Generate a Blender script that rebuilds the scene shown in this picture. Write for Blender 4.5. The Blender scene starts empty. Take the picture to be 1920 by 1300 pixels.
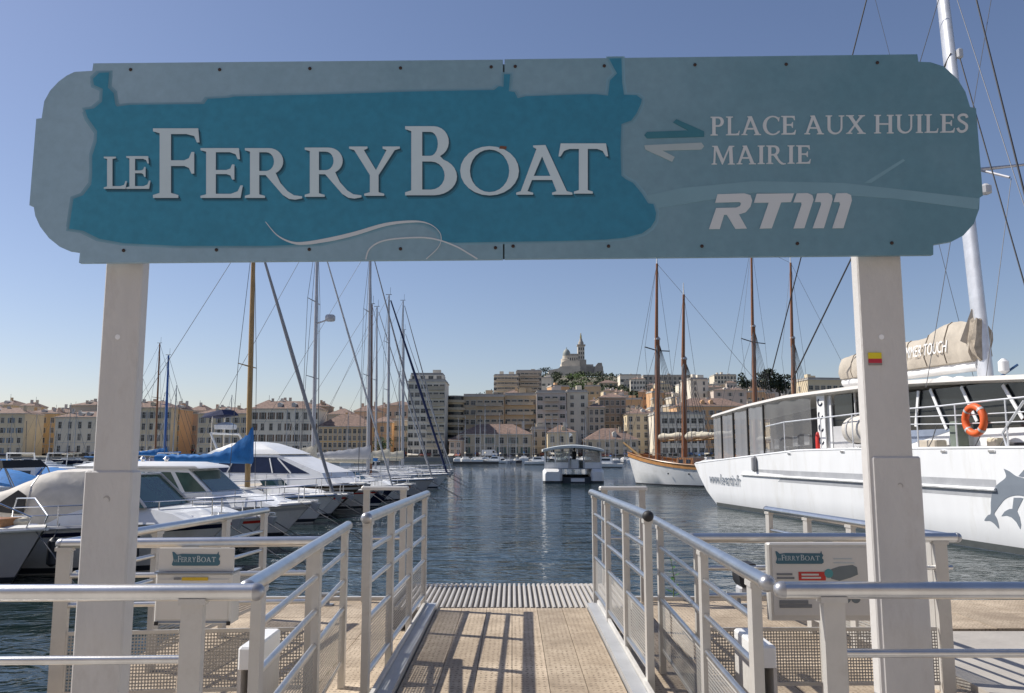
import bpy, math, random
from mathutils import Vector, Matrix
R = math.radians
random.seed(11)
SC = bpy.context.scene
COL = SC.collection

# ---------------------------------------------------------------- camera
FPX = 1549.0                      # focal length in photo pixels (1920 wide)
PITCH = math.atan(200 / FPX)      # camera looks slightly up
EYE = Vector((0, 0, 1.6))
cam = bpy.data.cameras.new('camera')
cam.sensor_width = 36; cam.lens = 36 * FPX / 1920; cam.clip_start = .05; cam.clip_end = 9000
camo = bpy.data.objects.new('camera', cam); COL.objects.link(camo)
camo.location = EYE; camo.rotation_euler = (R(90) + PITCH, 0, 0)
SC.camera = camo

# ---------------------------------------------------------------- sky and sun
SUN_AZ = R(-73); SUN_EL = R(46)
w = bpy.data.worlds.new('World'); SC.world = w; w.use_nodes = True
nt = w.node_tree
bg = nt.nodes['Background']
sky = nt.nodes.new('ShaderNodeTexSky'); sky.sky_type = 'NISHITA'; sky.sun_disc = False
sky.sun_elevation = SUN_EL; sky.sun_rotation = SUN_AZ % (2 * math.pi)
sky.altitude = 0; sky.air_density = 1.0; sky.dust_density = 0.6; sky.ozone_density = 3.0
tint = nt.nodes.new('ShaderNodeMix'); tint.data_type = 'RGBA'; tint.blend_type = 'MULTIPLY'; tint.inputs[0].default_value = 1
tint.inputs[7].default_value = (1.04, .935, .96, 1)             # white balance of the whole sky
nt.links.new(sky.outputs[0], tint.inputs[6]); nt.links.new(tint.outputs[2], bg.inputs[0]); bg.inputs[1].default_value = .108
sl = bpy.data.lights.new('sun', 'SUN'); sl.energy = 5.0; sl.angle = R(.5); sl.color = (1, .95, .87)
so = bpy.data.objects.new('sun', sl); COL.objects.link(so); so.location = (-30, 10, 40)
sv = Vector((math.sin(SUN_AZ) * math.cos(SUN_EL), math.cos(SUN_AZ) * math.cos(SUN_EL), math.sin(SUN_EL)))
so.rotation_euler = sv.to_track_quat('Z', 'Y').to_euler()
SC.view_settings.view_transform = 'Standard'; SC.view_settings.look = 'None'
SC.view_settings.exposure = 0.08; SC.view_settings.gamma = 1; SC.view_settings.use_curve_mapping = False
SC.cycles.max_bounces = 6; SC.cycles.transparent_max_bounces = 12
SC.cycles.use_denoising = True

# ---------------------------------------------------------------- helpers
def at(px, py, Y):
    cx = (px - 960) / FPX; cy = (650 - py) / FPX; c, s = math.cos(PITCH), math.sin(PITCH)
    k = Y / (c - cy * s)
    return Vector((cx * k, Y, EYE.z + (s + cy * c) * k))

def tag(o, label=None, cat=None, group=None, kind=None):
    if label: o['label'] = label
    if cat: o['category'] = cat
    if group: o['group'] = group
    if kind: o['kind'] = kind
    return o

def thing(name, label, cat, loc=(0, 0, 0), rz=0, group=None):
    o = bpy.data.objects.new(name, None); COL.objects.link(o)
    o.location = loc; o.rotation_euler = (0, 0, rz); o.empty_display_size = .1
    return tag(o, label, cat, group)

def wloc(o):
    v = Vector((0, 0, 0))
    while o: v += o.location; o = o.parent
    return v

def link(name, me, parent=None, loc=(0, 0, 0), rot=(0, 0, 0)):
    o = bpy.data.objects.new(name, me); COL.objects.link(o)
    o.location = loc; o.rotation_euler = rot
    if parent: o.parent = parent
    return o

def copy_tree(o, parent=None):
    c = o.copy(); COL.objects.link(c)
    if parent: c.parent = parent
    for ch in list(o.children): copy_tree(ch, c)
    return c

class MB:
    def __init__(s): s.v = []; s.f = []; s.m = []; s.cur = 0
    def add(s, vs, fs):
        b = len(s.v); s.v += [tuple(v) for v in vs]; s.f += [tuple(i + b for i in f) for f in fs]; s.m += [s.cur] * len(fs); return s
    def box(s, x0, x1, y0, y1, z0, z1):
        return s.add([(x0,y0,z0),(x1,y0,z0),(x1,y1,z0),(x0,y1,z0),(x0,y0,z1),(x1,y0,z1),(x1,y1,z1),(x0,y1,z1)],
                     [(0,3,2,1),(4,5,6,7),(0,1,5,4),(1,2,6,5),(2,3,7,6),(3,0,4,7)])
    def bevbox(s, x0, x1, y0, y1, z0, z1, b):          # vertical edges and top chamfered
        def ring(z, i):
            return [(x0+i+b,y0+i,z),(x1-i-b,y0+i,z),(x1-i,y0+i+b,z),(x1-i,y1-i-b,z),(x1-i-b,y1-i,z),(x0+i+b,y1-i,z),(x0+i,y1-i-b,z),(x0+i,y0+i+b,z)]
        return s.loft([ring(z0, 0), ring(z1 - b, 0), ring(z1, b * .7)], cap=True)
    def obox(s, p, q, w, h, up=(0, 0, 1)):              # bar of w (sideways) x h (up) from p to q
        p, q = Vector(p), Vector(q); d = (q - p).normalized(); u = Vector(up)
        a = d.cross(u)
        if a.length < 1e-4: a = d.cross(Vector((1, 0, 0)))
        a.normalize(); u = a.cross(d); a *= w / 2; u *= h / 2
        return s.add([p-a-u,p+a-u,p+a+u,p-a+u,q-a-u,q+a-u,q+a+u,q-a+u],
                     [(0,1,2,3),(7,6,5,4),(0,4,5,1),(1,5,6,2),(2,6,7,3),(3,7,4,0)])
    def tube(s, pts, r, n=8, dome=False, cap=True):
        pts = [Vector(p) for p in pts]
        rs = list(r) if isinstance(r, (list, tuple)) else [r] * len(pts)
        if dome:
            d0 = (pts[0] - pts[1]).normalized(); d1 = (pts[-1] - pts[-2]).normalized(); r0, r1 = rs[0], rs[-1]
            A = [(.0, 1.0), (.5, .87), (.85, .52), (.99, .1)]
            pts = [pts[0] + d0 * r0 * a for a, b in A[:0:-1]] + pts + [pts[-1] + d1 * r1 * a for a, b in A[1:]]
            rs = [r0 * b for a, b in A[:0:-1]] + rs + [r1 * b for a, b in A[1:]]
        rings = []; prev = None
        for i, p in enumerate(pts):
            t = (pts[min(i + 1, len(pts) - 1)] - pts[max(i - 1, 0)]).normalized()
            if prev is None:
                a = t.cross(Vector((0, 0, 1)))
                if a.length < 1e-3: a = t.cross(Vector((1, 0, 0)))
            else: a = prev - t * prev.dot(t)
            a.normalize(); prev = a; b = t.cross(a)
            rings.append([p + (a * math.cos(2*math.pi*k/n) + b * math.sin(2*math.pi*k/n)) * rs[i] for k in range(n)])
        return s.loft(rings, cap=cap)
    def loft(s, rings, cap=False, closed=True):
        n = len(rings[0]); vs = [v for r in rings for v in r]; fs = []
        for i in range(len(rings) - 1):
            for k in range(n if closed else n - 1):
                a = i * n + k; b = i * n + (k + 1) % n
                fs.append((a, b, b + n, a + n))
        if cap: fs += [tuple(range(n - 1, -1, -1)), tuple(range((len(rings) - 1) * n, len(rings) * n))]
        return s.add(vs, fs)
    def lathe(s, prof, c=(0, 0, 0), n=16):              # prof: (radius, z)
        c = Vector(c)
        return s.loft([[c + Vector((r * math.cos(2*math.pi*k/n), r * math.sin(2*math.pi*k/n), z)) for k in range(n)] for r, z in prof], cap=True)
    def prism(s, poly, a, b, axis='y'):                  # poly: 2D (x,z) for y; (x,y) for z; (y,z) for x
        def P(u, v, t): return {'y': (u, t, v), 'z': (u, v, t), 'x': (t, u, v)}[axis]
        return s.loft([[P(u, v, a) for u, v in poly], [P(u, v, b) for u, v in poly]], cap=True)
    def quad(s, a, b, c, d): return s.add([a, b, c, d], [(0, 1, 2, 3)])
    def mesh(s, name, mat, smooth=False):
        me = bpy.data.meshes.new(name); me.from_pydata(s.v, [], s.f)
        for m_ in (mat if isinstance(mat, (list, tuple)) else [mat]):
            if m_: me.materials.append(m_)
        if any(s.m): me.polygons.foreach_set('material_index', s.m)
        if smooth:
            me.polygons.foreach_set('use_smooth', [True] * len(me.polygons))
            try: me.set_sharp_from_angle(angle=R(40))
            except Exception: pass
        me.update(); return me
    def build(s, name, mat, parent=None, smooth=False, world=False):
        if world and parent:
            o = wloc(parent); s.v = [(v[0]-o.x, v[1]-o.y, v[2]-o.z) for v in s.v]
        return link(name, s.mesh(name, mat, smooth), parent)

def flat(conts, y0, y1, fn=None):
    """filled 2D outlines (x,z), holes allowed, as a slab between y0 (front) and y1"""
    cu = bpy.data.curves.new('t', 'CURVE'); cu.dimensions = '2D'; cu.fill_mode = 'BOTH'
    cu.extrude = abs(y1 - y0) / 2
    for c in conts:
        sp = cu.splines.new('POLY'); sp.points.add(len(c) - 1)
        for i, p in enumerate(c): sp.points[i].co = (p[0], p[1], 0, 1)
        sp.use_cyclic_u = True
    o = bpy.data.objects.new('t', cu); COL.objects.link(o)
    me = bpy.data.meshes.new_from_object(o.evaluated_get(bpy.context.evaluated_depsgraph_get()))
    ym = (y0 + y1) / 2
    mb = MB(); mb.add([(v.co.x, ym - v.co.z, v.co.y) for v in me.vertices], [tuple(p.vertices) for p in me.polygons])
    bpy.data.objects.remove(o); bpy.data.curves.remove(cu); bpy.data.meshes.remove(me)
    return mb

def textmesh(body, size, align='LEFT', shear=0, extrude=.002):
    cu = bpy.data.curves.new('t', 'FONT'); cu.body = body; cu.size = size; cu.align_x = align; cu.shear = shear
    cu.extrude = extrude; cu.resolution_u = 3
    o = bpy.data.objects.new('t', cu); COL.objects.link(o)
    me = bpy.data.meshes.new_from_object(o.evaluated_get(bpy.context.evaluated_depsgraph_get()))
    mb = MB(); mb.add([(v.co.x, -v.co.z, v.co.y) for v in me.vertices], [tuple(p.vertices) for p in me.polygons])
    bpy.data.objects.remove(o); bpy.data.curves.remove(cu); bpy.data.meshes.remove(me)
    return mb

# ---------------------------------------------------------------- materials
_M = {}
def pm(name, col, rough=.5, metal=0, var=.12, scale=3.0, bump=0, bscale=60, spec=.5, dirt=None, dscale=1.2, stretch=(1, 1, 1)):
    if name in _M: return _M[name]
    m = bpy.data.materials.new(name); m.use_nodes = True; t = m.node_tree; N = t.nodes; L = t.links
    b = N['Principled BSDF']; b.inputs['Roughness'].default_value = rough; b.inputs['Metallic'].default_value = metal
    b.inputs['Specular IOR Level'].default_value = spec
    tc = N.new('ShaderNodeTexCoord'); mp = N.new('ShaderNodeMapping'); mp.inputs['Scale'].default_value = stretch
    L.new(tc.outputs['Object'], mp.inputs[0])
    n = N.new('ShaderNodeTexNoise'); n.inputs['Scale'].default_value = scale; n.inputs['Detail'].default_value = 6; n.inputs['Roughness'].default_value = .62
    L.new(mp.outputs[0], n.inputs[0])
    r = N.new('ShaderNodeValToRGB'); r.color_ramp.elements[0].position = .3; r.color_ramp.elements[1].position = .7
    r.color_ramp.elements[0].color = (*[c * (1 - var) for c in col], 1); r.color_ramp.elements[1].color = (*[min(1, c * (1 + var)) for c in col], 1)
    L.new(n.outputs[0], r.inputs[0]); out = r.outputs[0]
    if dirt:
        n2 = N.new('ShaderNodeTexNoise'); n2.inputs['Scale'].default_value = dscale; n2.inputs['Detail'].default_value = 8; n2.inputs['Roughness'].default_value = .7
        L.new(mp.outputs[0], n2.inputs[0])
        r2 = N.new('ShaderNodeValToRGB'); r2.color_ramp.elements[0].position = .52; r2.color_ramp.elements[1].position = .78
        r2.color_ramp.elements[0].color = (0, 0, 0, 1); r2.color_ramp.elements[1].color = (.7, .7, .7, 1); L.new(n2.outputs[0], r2.inputs[0])
        mx = N.new('ShaderNodeMix'); mx.data_type = 'RGBA'; L.new(r2.outputs[0], mx.inputs[0]); L.new(out, mx.inputs[6]); mx.inputs[7].default_value = (*dirt, 1)
        out = mx.outputs[2]
    L.new(out, b.inputs['Base Color'])
    if bump:
        nb = N.new('ShaderNodeTexNoise'); nb.inputs['Scale'].default_value = bscale; nb.inputs['Detail'].default_value = 4
        L.new(mp.outputs[0], nb.inputs[0])
        bp = N.new('ShaderNodeBump'); bp.inputs['Strength'].default_value = bump; bp.inputs['Distance'].default_value = .02
        L.new(nb.outputs[0], bp.inputs['Height']); L.new(bp.outputs[0], b.inputs['Normal'])
    _M[name] = m; return m

def glassy(name, tint, clear=.35, rough=.03, gloss=.25, diff=.25):
    """thin pane: part of the light passes, part is mirrored"""
    if name in _M: return _M[name]
    m = bpy.data.materials.new(name); m.use_nodes = True; t = m.node_tree; N = t.nodes; L = t.links
    N.remove(N['Principled BSDF']); o = N['Material Output']
    tr = N.new('ShaderNodeBsdfTransparent'); tr.inputs[0].default_value = (*tint, 1)
    pb = N.new('ShaderNodeBsdfPrincipled'); pb.inputs['Base Color'].default_value = (*[c * diff for c in tint], 1); pb.inputs['Roughness'].default_value = rough
    pb.inputs['Specular IOR Level'].default_value = gloss * 4
    mx = N.new('ShaderNodeMixShader'); mx.inputs[0].default_value = 1 - clear
    L.new(tr.outputs[0], mx.inputs[1]); L.new(pb.outputs[0], mx.inputs[2]); L.new(mx.outputs[0], o.inputs[0])
    _M[name] = m; return m

M_white = pm('white_gelcoat', (.82, .82, .81), .28, var=.05, scale=1.5, dirt=(.55, .53, .48), dscale=1.1)
M_post = pm('post_paint', (.575, .556, .535), .5, var=.08, scale=2.5, dirt=(.43, .40, .37), dscale=5, bump=.2, bscale=24, stretch=(1.6, 1.6, .7))
M_chrome = pm('brushed_aluminium', (.74, .735, .72), .3, 1, var=.1, scale=8, bump=.03, bscale=120)
M_alu = pm('anodised_champagne_aluminium', (.585, .565, .53), .42, .3, var=.08, scale=5, dirt=(.40, .37, .33), dscale=5)
M_dark = pm('dark_rubber', (.02, .02, .022), .6)
M_glass = pm('dark_glass', (.012, .016, .02), .06, var=.2, spec=.7)
M_steel = pm('stainless_steel', (.75, .76, .78), .2, 1, var=.05)
M_rope = pm('grey_wire', (.12, .12, .125), .5, .3)
M_grey = pm('grey_paint', (.33, .34, .35), .45)
# ================================================================ water, quays
def water_mat():
    m = bpy.data.materials.new('harbour_water'); m.use_nodes = True; t = m.node_tree; N = t.nodes; L = t.links
    b = N['Principled BSDF']; b.inputs['Base Color'].default_value = (.012, .026, .026, 1)
    b.inputs['Roughness'].default_value = .03; b.inputs['IOR'].default_value = 1.33
    tc = N.new('ShaderNodeTexCoord'); nrm = None
    pn = N.new('ShaderNodeTexNoise'); pn.inputs['Scale'].default_value = .06; pn.inputs['Detail'].default_value = 3; L.new(tc.outputs['Object'], pn.inputs[0])
    patch = N.new('ShaderNodeMapRange'); patch.inputs[1].default_value = .35; patch.inputs[2].default_value = .65; patch.inputs[3].default_value = .35; patch.inputs[4].default_value = 1.0; L.new(pn.outputs[0], patch.inputs[0])
    for sc, st, w_ in ((.13, (.8, 1.4, 1), .38), (.42, (.8, 1.5, 1), .20), (1.5, (.9, 1.4, 1), .13), (4.5, (1, 1.2, 1), .022)):
        mp = N.new('ShaderNodeMapping'); mp.inputs['Scale'].default_value = st; mp.inputs['Rotation'].default_value = (0, 0, R(8 + 20 * sc % 30))
        L.new(tc.outputs['Object'], mp.inputs[0])
        n = N.new('ShaderNodeTexNoise'); n.inputs['Scale'].default_value = sc; n.inputs['Detail'].default_value = 3; n.inputs['Distortion'].default_value = .6
        L.new(mp.outputs[0], n.inputs[0])
        bp = N.new('ShaderNodeBump'); bp.inputs['Strength'].default_value = 1; bp.inputs['Distance'].default_value = w_
        L.new(n.outputs[0], bp.inputs['Height']); L.new(patch.outputs[0], bp.inputs['Strength'])
        if nrm: L.new(nrm, bp.inputs['Normal'])
        nrm = bp.outputs[0]
    L.new(nrm, b.inputs['Normal'])
    return m
WZ = -1.0
tag(MB().quad((-900, -60, WZ), (900, -60, WZ), (900, 300, WZ), (-900, 300, WZ)).build('water', water_mat()), kind='structure')
M_conc = pm('quay_concrete', (.42, .39, .35), .8, var=.12, scale=1.4, bump=.25, bscale=25, dirt=(.25, .23, .21), dscale=.8)
M_tan = None
def tan_mat():
    """sand-coloured moulded decking with rows of small drain holes"""
    m = bpy.data.materials.new('tan_decking'); m.use_nodes = True; t = m.node_tree; N = t.nodes; L = t.links
    b = N['Principled BSDF']; b.inputs['Roughness'].default_value = .75
    tc = N.new('ShaderNodeTexCoord')
    sep = N.new('ShaderNodeSeparateXYZ'); L.new(tc.outputs['Object'], sep.inputs[0])
    def math_(op, a, v=None):
        n = N.new('ShaderNodeMath'); n.operation = op; L.new(a, n.inputs[0])
        if v is not None:
            if isinstance(v, (int, float)): n.inputs[1].default_value = v
            else: L.new(v, n.inputs[1])
        return n.outputs[0]
    fx = math_('ABSOLUTE', math_('SUBTRACT', math_('FRACT', math_('MULTIPLY', sep.outputs[0], 1 / .036)), .5))
    fy = math_('ABSOLUTE', math_('SUBTRACT', math_('FRACT', math_('MULTIPLY', sep.outputs[1], 1 / .052)), .5))
    d = math_('SQRT', math_('ADD', math_('MULTIPLY', fx, fx), math_('MULTIPLY', fy, fy)))
    n0 = N.new('ShaderNodeTexNoise'); n0.inputs['Scale'].default_value = 48; n0.inputs['Detail'].default_value = 4; L.new(tc.outputs['Object'], n0.inputs[0])
    th = math_('MULTIPLY', math_('SUBTRACT', n0.outputs[0], .40), 1.7)
    hole = math_('LESS_THAN', d, th)
    n1 = N.new('ShaderNodeTexNoise'); n1.inputs['Scale'].default_value = 2.2; n1.inputs['Detail'].default_value = 8; n1.inputs['Roughness'].default_value = .7; L.new(tc.outputs['Object'], n1.inputs[0])
    r = N.new('ShaderNodeValToRGB'); r.color_ramp.elements[0].position = .3; r.color_ramp.elements[1].position = .72
    r.color_ramp.elements[0].color = (.43, .34, .24, 1); r.color_ramp.elements[1].color = (.64, .53, .395, 1); L.new(n1.outputs[0], r.inputs[0])
    oi = N.new('ShaderNodeObjectInfo'); mr = N.new('ShaderNodeMapRange'); mr.inputs[3].default_value = .84; mr.inputs[4].default_value = 1.08; L.new(oi.outputs['Random'], mr.inputs[0])
    geo = N.new('ShaderNodeNewGeometry'); n3 = N.new('ShaderNodeTexNoise'); n3.inputs['Scale'].default_value = 1.3; n3.inputs['Detail'].default_value = 9; n3.inputs['Roughness'].default_value = .75; L.new(geo.outputs['Position'], n3.inputs[0])
    r3 = N.new('ShaderNodeValToRGB'); r3.color_ramp.elements[0].position = .42; r3.color_ramp.elements[1].position = .62; r3.color_ramp.elements[0].color = (.66, .64, .62, 1); r3.color_ramp.elements[1].color = (1, 1, 1, 1); L.new(n3.outputs[0], r3.inputs[0])
    v1 = N.new('ShaderNodeVectorMath'); v1.operation = 'SCALE'; L.new(r.outputs[0], v1.inputs[0]); L.new(mr.outputs[0], v1.inputs['Scale'])
    v2 = N.new('ShaderNodeVectorMath'); v2.operation = 'MULTIPLY'; L.new(v1.outputs[0], v2.inputs[0]); L.new(r3.outputs[0], v2.inputs[1])
    mx = N.new('ShaderNodeMix'); mx.data_type = 'RGBA'; L.new(hole, mx.inputs[0]); L.new(v2.outputs[0], mx.inputs[6]); mx.inputs[7].default_value = (.2, .15, .105, 1)
    L.new(mx.outputs[2], b.inputs['Base Color'])
    bp = N.new('ShaderNodeBump'); bp.inputs['Strength'].default_value = .5; bp.inputs['Distance'].default_value = .006; bp.invert = True
    L.new(hole, bp.inputs['Height']); L.new(bp.outputs[0], b.inputs['Normal'])
    return m
M_tan = tan_mat()
q = MB().box(-60, 60, -40, 3.86, -4, 0)
tag(q.build('quay', M_conc), kind='structure')
q = MB().box(3.32, 60, 3.87, 8.0, -4, -.05)
tag(q.build('quay', M_conc), kind='structure')

def decking(root, x0, x1, y0, y1, z, wx, wy, name='deck_panel', th=.03, gap=.006):
    nx = max(1, round((x1 - x0) / wx)); ny = max(1, round((y1 - y0) / wy)); sx = (x1 - x0) / nx; sy = (y1 - y0) / ny
    me = MB().box(-sx/2 + gap/2, sx/2 - gap/2, -sy/2 + gap/2, sy/2 - gap/2, -th, 0).mesh(name, M_tan)
    for i in range(nx):
        for j in range(ny):
            link(name, me, root, Vector((x0 + sx * (i + .5), y0 + sy * (j + .5), z + random.uniform(-.0015, .0015))) - wloc(root))

M_hullgrey = pm('pontoon_side', (.30, .28, .25), .7, var=.2, dirt=(.1, .11, .09))
for sgn, lab in ((-1, 'tan decked landing pontoon on the left of the gangway'), (1, 'tan decked landing pontoon on the right of the gangway')):
    xa, xb = (-3.17, -.86) if sgn < 0 else (.86, 3.30)
    t = thing('landing_pontoon', lab, 'pontoon', ((xa + xb) / 2, 7, WZ - .3))
    MB().box(xa, xb, 3.9, 9.9, WZ - .3, -.14).build('float', M_hullgrey, t, world=True)
    decking(t, xa, xb, 3.9, 9.9, -.1, .575, 1.0)
    MB().box(xa - .03, xb + .03, 9.905, 9.97, -.3, -.06).build('edge_beam', M_alu, t, world=True)
t = thing('deck', 'sand coloured timber-look deck at the right edge beyond the concrete quay', 'deck', (7, 9, WZ - .3))
MB().box(3.36, 14, 8.02, 9.55, WZ - .3, -.07).build('support_beam', M_hullgrey, t, world=True)
decking(t, 3.36, 14, 8.02, 9.55, -.03, .6, .77)

# ---------------------------------------------------------------- gangway
GZ = .12
t = thing('gangway', 'tan gangway deck leading straight down to the ferry landing', 'gangway', (0, 6, -.1))
MB().box(-.72, .72, 3.92, 8.22, -.05, GZ - .045).build('under_frame', M_hullgrey, t, world=True)
decking(t, -.72, .72, 3.92, 8.22, GZ, .24, 4.3, 'plank', .03, .004)
for s in (-1, 1):
    MB().box(s*.775-.045, s*.775+.045, 3.92, 8.24, -.02, GZ + .045).build('side_channel', M_chrome if 0 else pm('channel_grey', (.5, .51, .52), .45, .4), t, world=True)
    MB().box(s*.835-.012, s*.835+.012, 3.92, 8.24, -.04, GZ + .07).build('side_flange', pm('pale_metal', (.66, .64, .6), .5, .2, dirt=(.4, .37, .32)), t, world=True)
t = thing('ramp_plate', 'ribbed metal boarding plate at the water end of the gangway', 'ramp', (0, 9, -.1))
M_rib = pm('worn_rib_metal', (.50, .47, .43), .55, .15, var=.15, dirt=(.4, .37, .33), dscale=6)
MB().box(-1.16, 1.16, 8.27, 9.75, -.06, GZ - .03).build('base_plate', pm('groove_dirt', (.16, .15, .14), .8), t, world=True)  # base plate coloured darker than the ribs on it
MB().add([(-1.16,9.752,-.06),(1.16,9.752,-.06),(1.16,10.15,-.2),(-1.16,10.15,-.2),(-1.16,9.752,GZ-.03),(1.16,9.752,GZ-.03),(1.16,10.15,GZ-.1),(-1.16,10.15,GZ-.1)],
         [(0,3,2,1),(4,5,6,7),(0,1,5,4),(1,2,6,5),(2,3,7,6),(3,0,4,7)]).build('lip_plate', _M['groove_dirt'], t, world=True)
rm = MB().prism([(-.016, -.03), (.016, -.03), (.013, -.004), (.008, 0), (-.008, 0), (-.013, -.004)], 0, 1.47).mesh('rib', M_rib)
lm = MB().prism([(-.016, -.03), (.016, -.03), (.008, 0), (-.008, 0)], 0, .405).mesh('lip_rib', M_rib)
for i in range(42):
    x = -1.13 + i * 2.26 / 41
    link('rib', rm, t, Vector((x, 8.275, GZ)) - t.location)
    link('lip_rib', lm, t, Vector((x, 9.75, GZ - .001)) - t.location, (-math.atan2(.07, .4), 0, 0))
for s in (-1, 1):
    MB().box(s*1.2-.03, s*1.2+.03, 8.3, 9.85, -.1, GZ + .05).build('side_cheek', M_alu, t, world=True)

# ---------------------------------------------------------------- railings
def perforated(mb, p, q, z0, z1, pitch=.02, hole=.35):
    p, q = Vector(p), Vector(q); d = q - p; Lh = d.length; d.normalize(); n = int(Lh / pitch); m = int((z1 - z0) / pitch)
    px = Lh / n; pz = (z1 - z0) / m
    o8 = [(-.5,-.5),(0,-.5),(.5,-.5),(.5,0),(.5,.5),(0,.5),(-.5,.5),(-.5,0)]
    for j in range(m):
        for i in range(n):
            c = p + d * ((i + .5) * px); z = z0 + (j + .5) * pz; vs = []
            for a, b in o8: v = c + d * (a * px); vs.append((v.x, v.y, z + b * pz))
            for a, b in o8:
                l = math.hypot(a, b); v = c + d * (a / l * hole * px); vs.append((v.x, v.y, z + b / l * hole * pz))
            mb.add(vs, [(k, (k + 1) % 8, 8 + (k + 1) % 8, 8 + k) for k in range(8)])

def railing(label, p, q, zt, posts, bars, panel=None, zb=0, pw=.085, pt=.045, hr=.034, br=.017, caps=(1, 1), extra=None, bar_range=(0, 1), ext=(0.05, .05)):
    """p, q: plan ends. posts: fractions. bars: heights of the thin rails"""
    p = Vector((p[0], p[1], 0)); q = Vector((q[0], q[1], 0)); d = (q - p); Lh = d.length; d.normalize()
    t = thing('railing', label, 'railing', ((p.x + q.x) / 2, (p.y + q.y) / 2, zb))
    up = Vector((0, 0, 1))
    hp = MB().tube([p - d * ext[0] + up * zt, q + d * ext[1] + up * zt], hr, 16)
    h = hp.build('handrail', M_chrome, t, True, True)
    for e, c in ((p - d * ext[0], caps[0]), (q + d * ext[1], caps[1])):
        if c:
            sg = -1 if (e - p).length < (e - q).length else 1
            c0 = e + up * zt
            A = [(0, 1.06), (.35, 1.06), (.8, .9), (1.1, .6), (1.25, .1)]
            MB().tube([c0 + d * sg * hr * a for a, b in A], [hr * b for a, b in A], 16).build('end_cap', pm('worn_cap', (.46, .46, .47), .35, .8) if c == 1 else M_dark, t, True, True)
    for fr in posts:
        c = p + d * (fr * Lh)
        MB().obox((c.x, c.y, zb), (c.x, c.y, zt - hr * .7), pt, pw, up=(d.x, d.y, 0)).build('post', M_alu, t, world=True)
        n = d.cross(up)
        MB().obox(c - n * .0 + up * (zt - hr - .012), c + up * (zt - hr + .012), pt * 1.3, pw * 1.25, up=(d.x, d.y, 0)).build('post_collar', M_alu, t, world=True)
    for zbar in bars:
        MB().tube([p + d * Lh * bar_range[0] + up * zbar, p + d * Lh * bar_range[1] + up * zbar], br, 10).build('rail_bar', M_chrome, t, True, True)
    if panel:
        z0, z1 = panel; fs = sorted(posts)
        for a, b in zip(fs[:-1], fs[1:]):
            A = p + d * (a * Lh + pw / 2 + .01); B = p + d * (b * Lh - pw / 2 - .01)
            mb = MB(); perforated(mb, A, B, z0 + .012, z1 - .012)
            o = mb.build('perforated_panel', pm('galvanised_sheet', (.4, .39, .37), .55, .3), t, world=True); o['kind'] = 'stuff'
            for zz in (z0, z1): MB().obox(A + up * zz, B + up * zz, .012, .024).build('panel_edge', M_alu, t, world=True)
    return t

railing('thick front handrail on the left crossing before the white post', (-3.6, 3.36), (-1.09, 3.43), 1.045, [.08, .925], [.785], None, bar_range=(0, .925))
railing('thick front handrail on the right crossing before the white post', (1.15, 3.44), (3.6, 3.44), 1.05, [.058, .92], [.805], None, bar_range=(.058, 1))
railing('sloping-looking handrail beside the left front rail, outside the gangway', (-1.09, 3.56), (-1.255, 6.40), 1.05, [.045, .56, .97], [.86, .66, .46], (.08, .44), zb=-.1, ext=(.07, .06), bar_range=(.045, .97))
railing('handrail beside the right front rail, outside the gangway', (1.09, 3.70), (1.185, 6.95), 1.05, [.045, .4, .93], [.86, .66, .46], (.08, .44), zb=-.1, ext=(.07, .05), caps=(1, 0), bar_range=(.045, .93))
railing('gangway railing on the left with perforated lower panels', (-.90, 5.28), (-.845, 8.2), 1.2, [.0, .3, .64, .98], [1.0, .8, .58, .25], (.25, .58), zb=0, pw=.07, ext=(.06, .1))
railing('gangway railing on the right with a black rubber end cap', (.87, 5.42), (.82, 8.5), 1.2, [.0, .3, .64, .96], [1.0, .8, .58, .25], (.25, .58), zb=0, pw=.07, ext=(.03, .1), caps=(2, 1))
railing('cross railing at the back of the left pontoon behind the notice box', (-2.98, 5.64), (-1.36, 5.80), 1.0, [.0, .5, 1.0], [.79, .6], (.04, .42), zb=-.1, ext=(.02, .05), caps=(1, 1), pw=.09)
railing('side railing of the left pontoon running out towards the moored boats', (-2.97, 5.76), (-2.60, 8.83), 1.0, [.33, .72, 1.0], [.79, .6], (.04, .42), zb=-.1, ext=(.12, .05), caps=(0, 1))
railing('cross railing of the right pontoon above the information board', (1.34, 6.02), (3.14, 6.05), 1.0, [.0, .49, .955], [.79, .6], (.0, .37), zb=-.1, ext=(.05, .04), pw=.09)
railing('side railing of the right pontoon running out towards the catamaran', (3.11, 6.18), (2.75, 9.0), 1.0, [.03, .42, .7, 1.0], [.79, .6], (.04, .42), zb=-.1, ext=(.12, .05), caps=(0, 1))
for (xa, xb, lab) in ((-1.74, -1.23, 'small square rail frame at the end of the left pontoon'), (1.04, 1.56, 'small square rail frame at the end of the right pontoon')):
    t = thing('rail_frame', lab, 'railing', ((xa + xb) / 2, 9.85, -.1))
    for x in (xa + .04, xb - .04): MB().box(x - .035, x + .035, 9.78, 9.84, -.1, 1.17).build('post', M_alu, t, world=True)
    MB().bevbox(xa - .02, xb + .02, 9.76, 9.86, 1.171, 1.215, .012).build('top_rail', pm('pale_rail', (.7, .68, .64), .4, .2), t, world=True)
    MB().tube([(xa + .075, 9.81, .62), (xb - .075, 9.81, .62)], .017, 10).build('rail_bar', M_chrome, t, True, True)

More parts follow.
